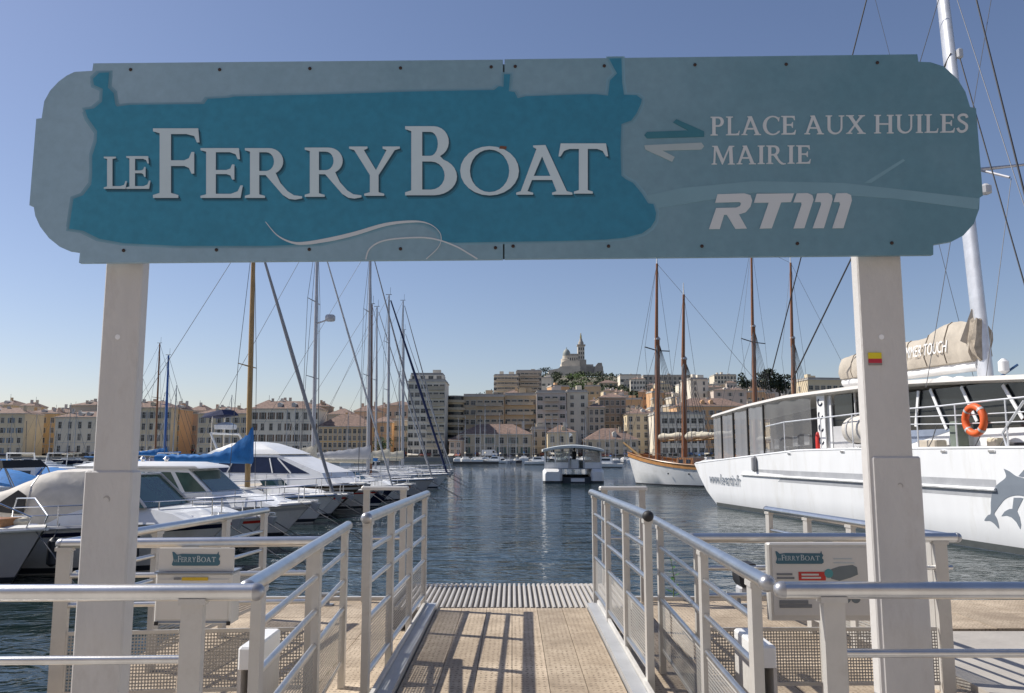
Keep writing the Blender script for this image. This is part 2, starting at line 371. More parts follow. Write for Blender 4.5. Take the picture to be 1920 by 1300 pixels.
# ---------------------------------------------------------------- gantry sign
GY = 3.70
def s2(px, py): v = at(px, py, GY); return (v.x, v.z)
def conts(L): return [[s2(*p) for p in c] for c in L]
def ell(cx, cy, rx, ry, a0, a1, n=10): return [(cx + rx * math.cos(R(a0 + (a1 - a0) * i / n)), cy + ry * math.sin(R(a0 + (a1 - a0) * i / n))) for i in range(n + 1)]
def serifI(x0, s): return [(x0,0),(x0,.04),(x0+.09,.07),(x0+.09,.93),(x0,.96),(x0,1),(x0+.18+s,1),(x0+.18+s,.96),(x0+.09+s,.93),(x0+.09+s,.07),(x0+.18+s,.04),(x0+.18+s,0)]
def ribbon(pts, wd):
    L, Rr = [], []
    for i, p in enumerate(pts):
        a = pts[max(i-1,0)]; b = pts[min(i+1,len(pts)-1)]; dx, dy = b[0]-a[0], b[1]-a[1]; l = math.hypot(dx, dy) or 1
        w2 = (wd[i] if isinstance(wd, list) else wd) / 2
        L.append((p[0]-dy/l*w2, p[1]+dx/l*w2)); Rr.append((p[0]+dy/l*w2, p[1]-dx/l*w2))
    return L + Rr[::-1]
def smooth(pts, n=6):
    P = [pts[0]] + list(pts) + [pts[-1]]; out = []
    for i in range(1, len(P) - 2):
        a, b, c, d = P[i-1:i+3]
        for k in range(n):
            t = k / n; out.append(tuple(.5*((2*b[j])+(-a[j]+c[j])*t+(2*a[j]-5*b[j]+4*c[j]-d[j])*t*t+(-a[j]+3*b[j]-3*c[j]+d[j])*t**3) for j in (0, 1)))
    return out + [pts[-1]]
_stem = [(0,0),(0,.04),(.09,.07),(.09,.93),(0,.96),(0,1)]
GL = {
 'L': (.7, [[(0,0),(0,.04),(.1,.07),(.1,.93),(0,.96),(0,1),(.36,1),(.36,.96),(.26,.93),(.26,.08),(.5,.08),(.62,.12),(.66,.24),(.7,.24),(.66,0)]]),
 'E': (.75, [[(0,0),(0,.04),(.1,.07),(.1,.93),(0,.96),(0,1),(.68,1),(.7,.78),(.66,.78),(.62,.88),(.52,.92),(.27,.92),(.27,.56),(.46,.56),(.53,.59),(.56,.67),(.6,.67),(.6,.37),(.56,.37),(.53,.45),(.46,.48),(.27,.48),(.27,.08),(.54,.08),(.66,.13),(.71,.25),(.75,.25),(.71,0)]]),
 'F': (.7, [[(0,0),(0,.04),(.1,.07),(.1,.93),(0,.96),(0,1),(.68,1),(.7,.8),(.66,.8),(.62,.89),(.5,.92),(.27,.92),(.27,.54),(.47,.54),(.54,.57),(.58,.66),(.62,.66),(.62,.35),(.58,.35),(.54,.43),(.47,.46),(.27,.46),(.27,.07),(.38,.04),(.38,0)]]),
 'R': (1, [_stem+[(.42,1)]+ell(.42,.735,.25,.265,90,-62,12)+[(.62,.3),(.75,.13),(.86,.05),(1,.03),(1,-.01),(.88,-.035),(.77,-.02),(.66,.06),(.36,.46),(.25,.46),(.25,.07),(.35,.04),(.35,0)], [(.25,.54),(.25,.92)]+ell(.37,.73,.14,.19,90,-90,10)]),
 'P': (.7, [_stem+[(.42,1)]+ell(.42,.735,.26,.265,90,-90,12)+[(.26,.47),(.26,.07),(.37,.04),(.37,0)], [(.26,.55),(.26,.92)]+ell(.38,.735,.14,.185,90,-90,10)]),
 'Y': (1, [[(.3,0),(.3,.04),(.41,.07),(.41,.42),(.1,.93),(0,.96),(0,1),(.36,1),(.36,.96),(.29,.93),(.53,.52),(.74,.93),(.66,.96),(.66,1),(1,1),(1,.96),(.9,.93),(.58,.42),(.58,.07),(.69,.04),(.69,0)]]),
 'B': (.76, [_stem+[(.42,1)]+ell(.42,.775,.22,.225,90,-66,10)+ell(.42,.27,.34,.27,66,-90,12), [(.25,.57),(.25,.92)]+ell(.37,.745,.11,.175,90,-90,10), [(.25,.08),(.25,.49)]+ell(.38,.285,.2,.205,90,-90,10)]),
 'O': (1, [ell(.5,.49,.5,.53,0,345,23), ell(.5,.49,.335,.46,0,345,23)]),
 'A': (1, [[(0,0),(0,.04),(.08,.07),(.36,.93),(.3,.97),(.3,1),(.52,1.01),(.9,.07),(1,.04),(1,0),(.64,0),(.64,.04),(.72,.07),(.64,.3),(.28,.3),(.2,.07),(.3,.04),(.3,0)], [(.31,.38),(.61,.38),(.46,.78)]]),
 'T': (.9, [[(.28,0),(.28,.04),(.37,.07),(.37,.91),(.2,.91),(.1,.87),(.04,.76),(0,.76),(.04,1.02),(.86,1.02),(.9,.76),(.86,.76),(.8,.87),(.7,.91),(.53,.91),(.53,.07),(.62,.04),(.62,0)]]),
 'C': (.85, [ell(.5,.5,.5,.52,45,315,18)+[(.87,.2),(.84,.22)]+ell(.52,.5,.34,.45,-45,-315,18)+[(.79,.72),(.83,.72),(.85,.95),(.81,.95)]]),
 'U': (.95, [[(0,1),(0,.96),(.09,.93),(.09,.35)]+ell(.47,.34,.38,.36,180,360,12)+[(.85,.93),(.95,.96),(.95,1),(.66,1),(.66,.96),(.76,.93)]+ell(.5,.36,.26,.29,0,-180,12)+[(.24,.93),(.33,.96),(.33,1)]]),
 'X': (1, [[(0,0),(0,.04),(.1,.07),(.4,.48),(.12,.93),(0,.96),(0,1),(.4,1),(.4,.96),(.32,.93),(.5,.64),(.7,.93),(.62,.96),(.62,1),(.96,1),(.96,.96),(.86,.93),(.56,.54),(.88,.07),(1,.04),(1,0),(.58,0),(.58,.04),(.68,.07),(.46,.4),(.22,.07),(.32,.04),(.32,0)]]),
 'H': (1, [[(0,0),(0,.04),(.09,.07),(.09,.93),(0,.96),(0,1),(.35,1),(.35,.96),(.26,.93),(.26,.55),(.74,.55),(.74,.93),(.65,.96),(.65,1),(1,1),(1,.96),(.91,.93),(.91,.07),(1,.04),(1,0),(.65,0),(.65,.04),(.74,.07),(.74,.47),(.26,.47),(.26,.07),(.35,.04),(.35,0)]]),
 'I': (.36, [serifI(0, .18)]),
 'S': (.62, [ribbon(smooth([(.54,.8),(.47,.93),(.3,.96),(.14,.88),(.12,.74),(.2,.63),(.4,.5),(.51,.37),(.48,.16),(.32,.05),(.14,.08),(.05,.24)]), .13)]),
 'M': (1.2, [[(0,0),(0,.04),(.09,.07),(.13,.93),(.03,.96),(.03,1),(.3,1),(.6,.28),(.9,1),(1.17,1),(1.17,.96),(1.07,.93),(1.11,.07),(1.2,.04),(1.2,0),(.84,0),(.84,.04),(.93,.07),(.9,.78),(.58,0),(.54,0),(.22,.76),(.19,.07),(.28,.04),(.28,0)]]),
}
def glyph_conts(ch, x0, x1, yt, yb):
    wd, cs = GL[ch]
    return [[(x0 + p[0] / wd * (x1 - x0), yb + p[1] * (yt - yb)) for p in c] for c in cs]
def line_of(text, x0, x1, yt0, yb0, yt1=None, yb1=None, gap=.09, space=.34):
    """letters fitted between x0 and x1 (photo pixels or metres), with top/base at both ends"""
    yt1 = yt0 if yt1 is None else yt1; yb1 = yb0 if yb1 is None else yb1
    tot = sum(space if c == ' ' else GL[c][0] + gap for c in text) - gap; k = (x1 - x0) / tot; x = 0; out = []
    for c in text:
        if c == ' ': x += space; continue
        a = x0 + x * k; b = a + GL[c][0] * k; f = x / tot
        out.append((c, glyph_conts(c, a, b, yt0 + (yt1 - yt0) * f, yb0 + (yb1 - yb0) * f))); x += GL[c][0] + gap
    return out

def sign_mat(name, c0, c1, x0, x1, var=.1):
    """printed sheet: faded left, deeper right, with weathering"""
    m = bpy.data.materials.new(name); m.use_nodes = True; t = m.node_tree; N = t.nodes; L = t.links
    b = N['Principled BSDF']; b.inputs['Roughness'].default_value = .42
    tc = N.new('ShaderNodeTexCoord'); sep = N.new('ShaderNodeSeparateXYZ'); L.new(tc.outputs['Object'], sep.inputs[0])
    mr = N.new('ShaderNodeMapRange'); mr.inputs[1].default_value = x0; mr.inputs[2].default_value = x1; L.new(sep.outputs[0], mr.inputs[0])
    n = N.new('ShaderNodeTexNoise'); n.inputs['Scale'].default_value = 2.2; n.inputs['Detail'].default_value = 8; n.inputs['Roughness'].default_value = .65; L.new(tc.outputs['Object'], n.inputs[0])
    a = N.new('ShaderNodeMath'); a.operation = 'MULTIPLY_ADD'; L.new(n.outputs[0], a.inputs[0]); a.inputs[1].default_value = .55; a.inputs[2].default_value = -.275
    s = N.new('ShaderNodeMath'); s.operation = 'ADD'; s.use_clamp = True; L.new(mr.outputs[0], s.inputs[0]); L.new(a.outputs[0], s.inputs[1])
    mx = N.new('ShaderNodeMix'); mx.data_type = 'RGBA'; L.new(s.outputs[0], mx.inputs[0]); mx.inputs[6].default_value = (*c0, 1); mx.inputs[7].default_value = (*c1, 1)
    n2 = N.new('ShaderNodeTexNoise'); n2.inputs['Scale'].default_value = 26; n2.inputs['Detail'].default_value = 6; L.new(tc.outputs['Object'], n2.inputs[0])
    r2 = N.new('ShaderNodeValToRGB'); r2.color_ramp.elements[0].position = .3; r2.color_ramp.elements[1].position = .7
    r2.color_ramp.elements[0].color = (1-var, 1-var, 1-var, 1); r2.color_ramp.elements[1].color = (1, 1, 1, 1); L.new(n2.outputs[0], r2.inputs[0])
    m2 = N.new('ShaderNodeMix'); m2.data_type = 'RGBA'; m2.blend_type = 'MULTIPLY'; m2.inputs[0].default_value = 1; L.new(mx.outputs[2], m2.inputs[6]); L.new(r2.outputs[0], m2.inputs[7])
    L.new(m2.outputs[2], b.inputs['Base Color']); return m
M_sign = sign_mat('sign_print_pale', (.30, .445, .55), (.115, .25, .32), -1.9, 1.9)
M_ship = sign_mat('sign_print_teal', (.040, .275, .42), (.024, .20, .325), -2.6, 1.4, .16)
M_let = pm('sign_letter', (.54, .655, .71), .4, var=.04)
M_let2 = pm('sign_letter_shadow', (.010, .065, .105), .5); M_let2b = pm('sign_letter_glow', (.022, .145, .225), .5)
gs = thing('gantry_sign', 'wide teal overhead ferry sign carried on two white posts', 'sign', (0, 3.8, 0))
edgeL = [(943,112),(175,119),(173,133),(140,135),(125,142),(110,153),(94,170),(83,190),(78,222),(68,223),(55,385),(63,387),(66,405),(75,425),(92,447),(112,463),(128,470),(150,473),(148,493),(943,486)]
edgeR = [(946,111.5),(1720,102),(1722,116),(1745,117),(1770,125),(1795,148),(1810,172),(1819,201),(1830,203),(1843,367),(1837,371),(1836,392),(1826,420),(1806,442),(1785,453),(1750,459),(1750,478),(946,485.5)]
panels = []
for e in (edgeL, edgeR):
    mb = flat(conts([e]), GY, GY + .025); panels.append(mb.build('sign_panel', M_sign, gs, world=True))
panels[1]['label'] = 'right sign panel with the route names'
def Z1(L): return [(x / 3, 80 + y / 3) for x, y in L]
def Z2(L): return [(640 + x / 3, 80 + y / 3) for x, y in L]
def Z3(L): return [(1280 + x / 3, y / 3) for x, y in L]
sil = Z1([(560,172),(615,170),(612,215),(608,255),(640,285),(650,350),(660,362),(735,352),(1150,347),(1170,318),(1290,312),(1320,305),(1900,291)]) + \
      Z2([(400,277),(860,268),(885,248),(912,250),(915,180),(950,180),(942,275),(975,280),(992,315),(1040,303),(1200,298),(1340,293),(1430,292),(1500,300),(1510,215),(1550,175),(1525,130),(1505,92),(1575,90),(1580,230),(1590,295),(1660,297),(1690,320),(1685,345),(1660,400),(1630,440),(1575,460),(1570,600),(1575,750),(1600,770),(1640,790),(1690,850),(1725,905),(1755,910),(1770,960),(1765,1000),(1740,1040),(1690,1075),(1600,1098),(1480,1110),(1200,1118),(915,1122),(640,1127),(570,1120),(545,1060),(480,1020),(380,1010),(250,1030),(30,1098)]) + \
      Z1([(1890,1110),(1800,1132),(1700,1138),(1500,1145),(1000,1145),(700,1130),(560,1105),(500,1075),(470,1060),(390,1048),(400,980),(415,880),(470,860),(515,800),(520,740),(520,640),(545,560),(548,500),(520,460),(495,425),(480,380),(530,372),(575,335),(580,262),(530,240),(525,205)])
for k_, (ox_, oy_) in enumerate(((7, 4), (-7, 4), (7, -4), (-7, -4))):
    flat(conts([[(x + ox_ * .85, y + oy_) for x, y in sil]]), GY - .0006 - .0002 * k_, GY + .001).build('silhouette_edge', pm('sign_print_halo', (.175, .33, .43), .45, var=.12), gs, world=True)
for k_, (ox_, oy_) in enumerate(((3, 2), (-3, 2), (3, -2), (-3, -2))):
    flat(conts([[(x + ox_, y + oy_) for x, y in sil]]), GY - .0016 - .0002 * k_, GY + .001).build('silhouette_edge', pm('sign_print_edge', (.14, .29, .38), .45, var=.15), gs, world=True)
sh = flat(conts([sil]), GY - .003, GY + .002).build('boat_silhouette', M_ship, gs, world=True)
sh['label'] = 'dark teal ferry silhouette printed behind the lettering'
M_band = pm('sign_print_band', (.18, .325, .40), .45, var=.08)
for b in (Z3([(-250,1110),(0,1058),(400,1020),(900,1030),(1670,1118),(1660,1180),(1200,1120),(900,1098),(400,1085),(0,1150),(-240,1190)]), Z3([(1020,1030),(1240,895),(1250,905),(1060,1030)])):
    flat(conts([b]), GY - .0015, GY + .002).build('printed_wave', M_band, gs, world=True)
big = [('L',196,239,295,355),('E',238,283,294,355),('F',288,375,242,372),('E',377,456,279,372),('R',460,567,279,372),('R',572,678,278,370),('Y',655,750,276,368),('B',760,857,238,367),('O',863,973,277,364),('A',968,1073,274,366),('T',1047,1140,272,364)]
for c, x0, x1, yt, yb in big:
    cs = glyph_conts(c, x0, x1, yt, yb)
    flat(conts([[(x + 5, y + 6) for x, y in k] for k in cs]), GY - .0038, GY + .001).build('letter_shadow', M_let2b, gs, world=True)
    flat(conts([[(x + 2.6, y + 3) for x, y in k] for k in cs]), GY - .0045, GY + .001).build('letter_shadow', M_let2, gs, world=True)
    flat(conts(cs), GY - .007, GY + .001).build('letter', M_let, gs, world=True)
M_let3 = pm('small_sign_letter', (.56, .60, .63), .45, var=.04)
for c, cs in line_of('PLACE AUX HUILES', 1332, 1816, 219.5, 254.5, 214, 248.5) + line_of('MAIRIE', 1334, 1520, 274, 309, 273, 307):
    flat(conts(cs), GY - .003, GY + .001).build('letter', M_let3, gs, world=True)
for poly in ([(195,1095),(345,1090),(380,1100),(390,1130),(380,1165),(355,1195),(315,1208),(360,1287),(296,1289),(248,1210),(232,1210),(208,1290),(147,1290),(188,1172),(300,1170),(322,1160),(328,1145),(318,1138),(182,1142)],
             [(415,1092),(625,1090),(608,1138),(553,1140),(500,1286),(432,1288),(483,1142),(400,1142)],
             [(640,1090),(700,1088),(728,1100),(735,1125),(683,1285),(622,1287),(668,1152),(665,1140),(622,1140)],
             [(755,1090),(815,1088),(838,1100),(842,1125),(793,1285),(730,1286),(778,1150),(775,1138),(742,1138)],
             [(862,1090),(920,1088),(945,1100),(950,1130),(903,1285),(840,1286),(885,1150),(880,1138),(848,1138)]):
    flat(conts([Z3(poly)]), GY - .004, GY + .001).build('logo_letter', M_let3, gs, world=True)
flat(conts([[(1213,248),(1290,245),(1262,230),(1268,224),(1320,247),(1320,257),(1213,260),(1208,254)]]), GY - .003, GY + .001).build('arrow', pm('arrow_teal', (.035, .17, .23), .45), gs, world=True)
flat(conts([[(1208,273),(1315,268),(1320,275),(1315,281),(1242,283),(1265,295),(1260,304),(1210,281)]]), GY - .003, GY + .001).build('arrow', pm('arrow_pale', (.36, .44, .47), .45), gs, world=True)
sw = smooth(Z1([(1495,1010),(1560,1085),(1640,1125),(1720,1130),(1860,1108)]) + Z2([(80,1075),(250,1025),(400,1008),(490,1020),(548,1062),(562,1110),(540,1160),(478,1218)]), 5)
n_ = len(sw); flat(conts([ribbon(sw, [1.2 + 6 * max(0, math.sin(math.pi * min(1, i / n_ * 1.35))) ** 2 for i in range(n_)])]), GY - .005, GY + .001).build('swoosh', M_let3, gs, world=True)
sw2 = smooth(Z2([(138,1220),(160,1160),(240,1115),(400,1098),(520,1105),(640,1145),(720,1190),(765,1218)]), 5)
flat(conts([ribbon(sw2, 2.4)]), GY - .0035, GY + .001).build('swoosh', M_let3, gs, world=True)
M_bolt = pm('rusty_bolt', (.055, .035, .03), .6, .4)
bm = MB().lathe([(.008, 0), (.008, .003), (.0055, .005), (.002, .006)], n=10).mesh('bolt', M_bolt)
for i, (x, y) in enumerate([(245,131),(412,131),(581,129),(751,128),(921,126),(966,125),(1133,124),(1303,122),(1474,121),(1645,118),(232,470),(406,469),(580,468),(751,467),(929,465),(962,462),(1141,462),(1316,462),(1495,457),(1672,456)]):
    v = at(x, y, GY - .0005); link('bolt', bm, panels[0 if x < 944 else 1], v - gs.location, (R(90), 0, 0))
flat(conts([[(938,275),(950,276),(949,281),(936,280)]]), GY - .0085, GY).build('rust_spot', pm('rust', (.16, .07, .045), .8), gs, world=True)
for xu0, xu1, xl0, xl1, zs in ((-1.885, -1.712, -1.918, -1.703, 1.522), (1.602, 1.807, 1.617, 1.838, 1.586)):
    p = MB().bevbox(xu0, xu1, 3.753, 3.825, 0, 3.38, .006).build('post', M_post, gs, world=True)
    MB().bevbox(xl0, xl1, 3.745, 3.845, 0, zs, .008).build('sleeve', M_post, gs, world=True)
    xm = (xu0 + xu1) / 2
    zp = at(0, 632, 3.75).z
    o = MB().tube([(xm - .01, 3.756, zp), (xm - .01, 3.7505, zp)], .012, 12).build('plug', pm('white_plug', (.9, .9, .9), .4), p, world=False)
    o.data.transform(Matrix.Translation(-wloc(p)))
MB().box(-.09, .03, GY + .026, GY + .028, at(943, 484, GY).z, at(943, 116, GY).z).build('seam_plate', pm('seam_plate', (.10, .15, .17), .6), gs, world=True)
for z0, z1 in ((2.62, 2.72), (3.22, 3.32)):
    MB().box(-2.0, 1.95, 3.7285, 3.752, z0, z1).build('crossbeam', M_grey, gs, world=True)
for px_, py_, s_ in ((199, 938, .9), (1688, 912, .7)):     # scuff marks
    c_ = at(px_, py_, 3.744); k_ = .016 * s_
    flat([ribbon([(c_.x + k_ * math.cos(a), c_.z + k_ * 1.1 * math.sin(a)) for a in [R(150 - 22 * i) for i in range(9)]], [k_ * (.12 + .5 * math.sin(math.pi * i / 8)) for i in range(9)])], 3.7432 if py_ > 860 else 3.7515, 3.7475 if py_ > 860 else 3.755).build('scuff_mark', pm('scuff', (.40, .38, .365), .7), gs, world=True)
v = at(1634, 672, 3.75)
st = thing('sticker', 'small yellow and red sticker on the right white post', 'sticker', (v.x, 3.75, v.z - .026))
for z0, z1, c, nm in ((.024, .052, (.75, .6, .02), 'yellow_band'), (.004, .024, (.5, .02, .05), 'red_band'), (-.006, .004, (.25, .22, .2), 'text_band')):
    MB().box(-.014, .046, -.0025, .0025, z0, z1).build(nm, pm('sticker_' + nm, c, .4), st)
# ================================================================ far shore: terrain
QZ = .35
SKYL = [(-400,842),(300,838),(560,830),(700,812),(800,775),(860,752),(920,738),(980,716),(1022,705),(1060,701),(1130,702),(1180,707),(1250,713),(1350,716),(1450,720),(1530,735),(1650,752),(1800,770),(2000,800),(2400,835)]
def skyl(px):
    if px <= SKYL[0][0]: return SKYL[0][1]
    for (a, ya), (b, yb) in zip(SKYL, SKYL[1:]):
        if px <= b: t = (px - a) / (b - a); t = t * t * (3 - 2 * t); return ya + (yb - ya) * t
    return SKYL[-1][1]
def terrain(x, y):
    px = 960 + FPX * x / max(y, 1); t = min(1, max(0, (y - 330) / 540)) ** 1.1
    top = at(px, skyl(px), 880).z - 2
    return QZ + (max(1, top) - QZ) * t
M_land = pm('dry_hillside', (.17, .155, .115), .95, var=.35, scale=.05, dirt=(.24, .21, .16), dscale=.02)
nx_, ny_ = 90, 40; vs = []; fs = []
for j in range(ny_ + 1):
    y = 272 + (j / ny_) ** 2 * 2600
    for i in range(nx_ + 1):
        x = (i / nx_ - .5) * 2.2 * max(y, 500)
        vs.append((x, y, terrain(x, y) + (random.uniform(-1.5, 1.5) if y > 420 else 0)))
for j in range(ny_):
    for i in range(nx_):
        a = j * (nx_ + 1) + i; fs.append((a, a + 1, a + nx_ + 2, a + nx_ + 1))
tag(MB().add(vs, fs).build('ground', M_land, smooth=True), kind='structure')
tag(MB().box(-900, 900, 270, 284, -4, QZ + .02).build('quay', pm('far_quay_stone', (.30, .28, .25), .8, scale=.3)), kind='structure')

# ---------------------------------------------------------------- buildings
CW = {}
def wallmat(key, c): return pm('wall_' + key, c, .85, var=.09, scale=.25, dirt=tuple(v * .72 for v in c), dscale=.12, bump=.1, bscale=2)
WC = {k: tuple(min(.8, c * f_) for c, f_ in zip(v, (1.28, 1.2, 1.06))) for k, v in {'cream': (.55, .49, .38), 'ochre': (.58, .42, .23), 'white': (.62, .60, .56), 'grey': (.42, .40, .37), 'pink': (.50, .39, .32), 'stone': (.42, .37, .30), 'tan': (.48, .39, .28), 'pale': (.58, .55, .49), 'mauve': (.46, .42, .41), 'brown': (.32, .26, .21), 'orange': (.55, .36, .22)}.items()}
M_tile = pm('terracotta_tiles', (.215, .145, .115), .85, var=.45, scale=1.2, bump=.6, bscale=3, dirt=(.22, .14, .1), dscale=.3)
M_flat = pm('flat_roof', (.34, .32, .30), .9, scale=.3)
M_win = pm('far_window', (.03, .035, .04), .15, var=.5, scale=.15)
M_shut = pm('closed_shutter', (.24, .22, .19), .8, var=.3, scale=.2)
M_trim = pm('pale_trim', (.60, .57, .51), .8, scale=.4)
M_balc = pm('balcony_front', (.52, .44, .32), .8, scale=.4)
_winmesh = {}
def winmesh(ww, wh, m, sh_=None):
    k = (round(ww, 2), round(wh, 2), m.name, sh_.name if sh_ else '')
    if k not in _winmesh:
        mb = MB().box(-ww/2, ww/2, .16, .2, 0, wh)
        mb.cur = 1; f_ = .13                                  # pale surround and sill
        mb.box(-ww/2 - f_, -ww/2 - .002, -.05, .0, -.02, wh + .02); mb.box(ww/2 + .002, ww/2 + f_, -.05, .0, -.02, wh + .02); mb.box(-ww/2 - f_, ww/2 + f_, -.06, .0, wh + .022, wh + .2); mb.box(-ww/2 - f_ - .05, ww/2 + f_ + .05, -.12, .0, -.17, -.022)
        mb.box(-.03, .03, .12, .158, 0, wh); mb.box(-ww/2, ww/2, .12, .157, wh * .62, wh * .62 + .06)
        if sh_:                                               # opened shutters
            mb.cur = 2; mb.box(-ww/2 - f_ - ww * .46, -ww/2 - f_ - .01, -.06, -.004, 0, wh); mb.box(ww/2 + f_ + .01, ww/2 + f_ + ww * .46, -.06, -.004, 0, wh)
        _winmesh[k] = mb.mesh('window', [m, M_trim, sh_ or M_trim])
    return _winmesh[k]
def facade(mb, W, z0, z1, cols, rows, ww, wh, fh, zs, put):
    """wall plane y=0 with real openings, windows set back"""
    step = W / cols; xs = [-W/2 + step * (i + .5) for i in range(cols)]
    z = z0
    def q(x0, x1, a, b): mb.quad((x0, 0, a), (x1, 0, a), (x1, 0, b), (x0, 0, b))
    for r in range(rows):
        a = zs + r * fh; b = a + wh
        if a > z: q(-W/2, W/2, z, a)
        x = -W/2
        for c in xs:
            q(x, c - ww/2, a, b); x = c + ww/2
            l, rr = c - ww/2, c + ww/2
            mb.quad((l,0,a),(l,.2,a),(l,.2,b),(l,0,b)); mb.quad((rr,0,a),(rr,0,b),(rr,.2,b),(rr,.2,a))
            mb.quad((l,0,a),(rr,0,a),(rr,.2,a),(l,.2,a)); mb.quad((l,0,b),(l,.2,b),(rr,.2,b),(rr,0,b))
            put(c, a, r)
        q(x, W/2, a, b); z = b
    if z1 > z: q(-W/2, W/2, z, z1)

def building(label, px0, px1, pytop, d, col, cols, rows, roof='hip', depth=14, yaw=0, rh=2.6, ww=1.1, wh=1.7, balc=None, base=None, name='building', cat='building', shut=.35, side=0, group=None, rooftop=None, cornice=True, seed=0):
    rnd = random.Random(hash((px0, pytop, d)) & 0xffff)
    a = at(px0, 800, d); b = at(px1, 800, d); W = b.x - a.x; cx = (a.x + b.x) / 2
    zb = terrain(cx, d) - .3 if base is None else base
    H = at((px0 + px1) / 2, pytop, d).z - zb
    Hw = H - (rh if roof == 'hip' else .0)
    t = thing(name, label, cat, (cx, d, zb), R(yaw), group)
    mat = wallmat(col, WC[col])
    mb = MB(); fh = Hw / (rows + .25); wh = min(wh, fh * .62)
    shm = rnd.choice([None, None, pm('shutter_green', (.10, .14, .11), .8), pm('shutter_grey', (.34, .33, .31), .8), pm('shutter_brown', (.17, .11, .07), .8), pm('shutter_blue', (.22, .27, .31), .8)]) if W / cols > ww * 2.3 else None
    def put(c, z, r): link('window', winmesh(ww, wh, M_shut if rnd.random() < shut else M_win, shm if rnd.random() < .7 else None), t, (c, 0, z))
    facade(mb, W, 0, Hw, cols, rows, ww, wh, fh, fh * .38, put)
    mb.quad((-W/2,0,0),(-W/2,0,Hw),(-W/2,depth,Hw),(-W/2,depth,0)); mb.quad((W/2,0,0),(W/2,depth,0),(W/2,depth,Hw),(W/2,0,Hw))
    mb.quad((-W/2,depth,0),(-W/2,depth,Hw),(W/2,depth,Hw),(W/2,depth,0)); mb.quad((-W/2,0,Hw),(W/2,0,Hw),(W/2,depth,Hw),(-W/2,depth,Hw))
    mb.build('wall', mat, t)
    if side:                                            # windows on the lit side wall
        for r in range(rows):
            for k in range(side):
                s = -1 if side > 0 and cx > 0 else 1
                o = link('window', winmesh(ww * .9, wh, M_shut if rnd.random() < .6 else M_win), t, (s * (W/2 + .02) - s * .16 , depth * (k + .5) / abs(side), fh * .38 + r * fh), (0, 0, R(90 * s) ))
                o.location.x = s * (W/2 + .19)
    if cornice: MB().box(-W/2 - .25, W/2 + .25, -.3, depth + .2, Hw + .003, Hw + .35).build('cornice', M_trim, t)
    zt = Hw + (.35 if cornice else 0)
    if base == Q and cornice:
        MB().box(-W/2 - .06, W/2 + .06, -.14, -.004, fh * 1.16, fh * 1.16 + .22).build('string_course', M_trim, t)
        if rows > 2 and rnd.random() < .5: MB().box(-W/2 - .06, W/2 + .06, -.12, -.004, fh * (rows - .85), fh * (rows - .85) + .18).build('string_course', M_trim, t)
        n_ = max(2, int(W / 4.2)); sw_ = W / n_
        for i in range(n_):
            x = -W/2 + sw_ * (i + .5)
            MB().box(x - sw_ * .4, x + sw_ * .4, -.08, -.003, .02, fh * .34).build('shopfront', M_win, t)
            if rnd.random() < .6: MB().prism([(-.004, fh * .36 + .3), (-.004, fh * .36 + .1), (-2.2, fh * .36 - .5), (-2.2, fh * .36 - .4)], x - sw_ * .44, x + sw_ * .44, 'x').build('awning', pm('awning_%d' % (i % 4), [(.55, .5, .42), (.24, .09, .07), (.08, .14, .25), (.5, .5, .5)][i % 4], .8), t)
    if roof == 'hip':
        e = .5; k = min(depth, W) * .45
        r_ = MB().add([(-W/2-e,-e,zt+.004),(W/2+e,-e,zt+.004),(W/2+e,depth+e,zt+.004),(-W/2-e,depth+e,zt+.004),(-W/2+k,depth/2,zt+rh),(W/2-k,depth/2,zt+rh)],
                      [(0,3,2,1),(0,1,5,4),(1,2,5),(2,3,4,5),(3,0,4)]).build('roof', M_tile, t)
        for i in range(rnd.randint(1, 3)):
            x = rnd.uniform(-W/2 + 1, W/2 - 1.5); y = depth * rnd.uniform(.25, .6)
            MB().box(x, x + .9, y, y + .7, zt + rh * .3, zt + rh + rnd.uniform(.2, 1)).build('chimney', mat if rnd.random() < .5 else M_trim, r_)
        if rnd.random() < .6:
            x = rnd.uniform(-W/3, W/3); MB().tube([(x, depth/2, zt + rh), (x, depth/2, zt + rh + rnd.uniform(1.5, 3))], .06, 5).build('aerial', M_rope, r_)
        for i in range(rnd.randint(0, max(1, int(W / 7)))):
            x = rnd.uniform(-W/2 + k, W/2 - k - 1.4) if W/2 - k - 1.4 > -W/2 + k else 0
            MB().prism([(x, zt + .15), (x + 1.4, zt + .15), (x + 1.4, zt + rh * .5 + .3), (x + .7, zt + rh * .5 + .75), (x, zt + rh * .5 + .3)], depth * .08, depth * .4).build('dormer', M_trim if rnd.random() < .5 else mat, r_)
    elif roof == 'flat':
        r_ = MB().box(-W/2 + .2, W/2 - .2, .2, depth - .2, zt + .003, zt + .7).build('roof', M_flat, t)
        for i in range(rnd.randint(1, 3)):
            x = rnd.uniform(-W/2 + 1, W/2 - 3); w_ = rnd.uniform(1.5, 3.5); y = depth * rnd.uniform(.2, .5)
            MB().box(x, x + w_, y, y + 2.5, zt + .705, zt + rnd.uniform(1.6, 3)).build('roof_hut', mat, r_)
    if balc:
        n0, n1, x0, x1 = balc
        for r in range(n0, n1):
            z = fh * .38 + r * fh - .35
            o = MB().box(W*x0 - W/2, W*x1 - W/2, -1.2, -.004, z, z + .18).build('balcony', M_trim, t)
            MB().box(W*x0 - W/2, W*x1 - W/2, -1.2, -1.12, z + .185, z + 1.1).build('balcony_front', M_balc, o)
    return t

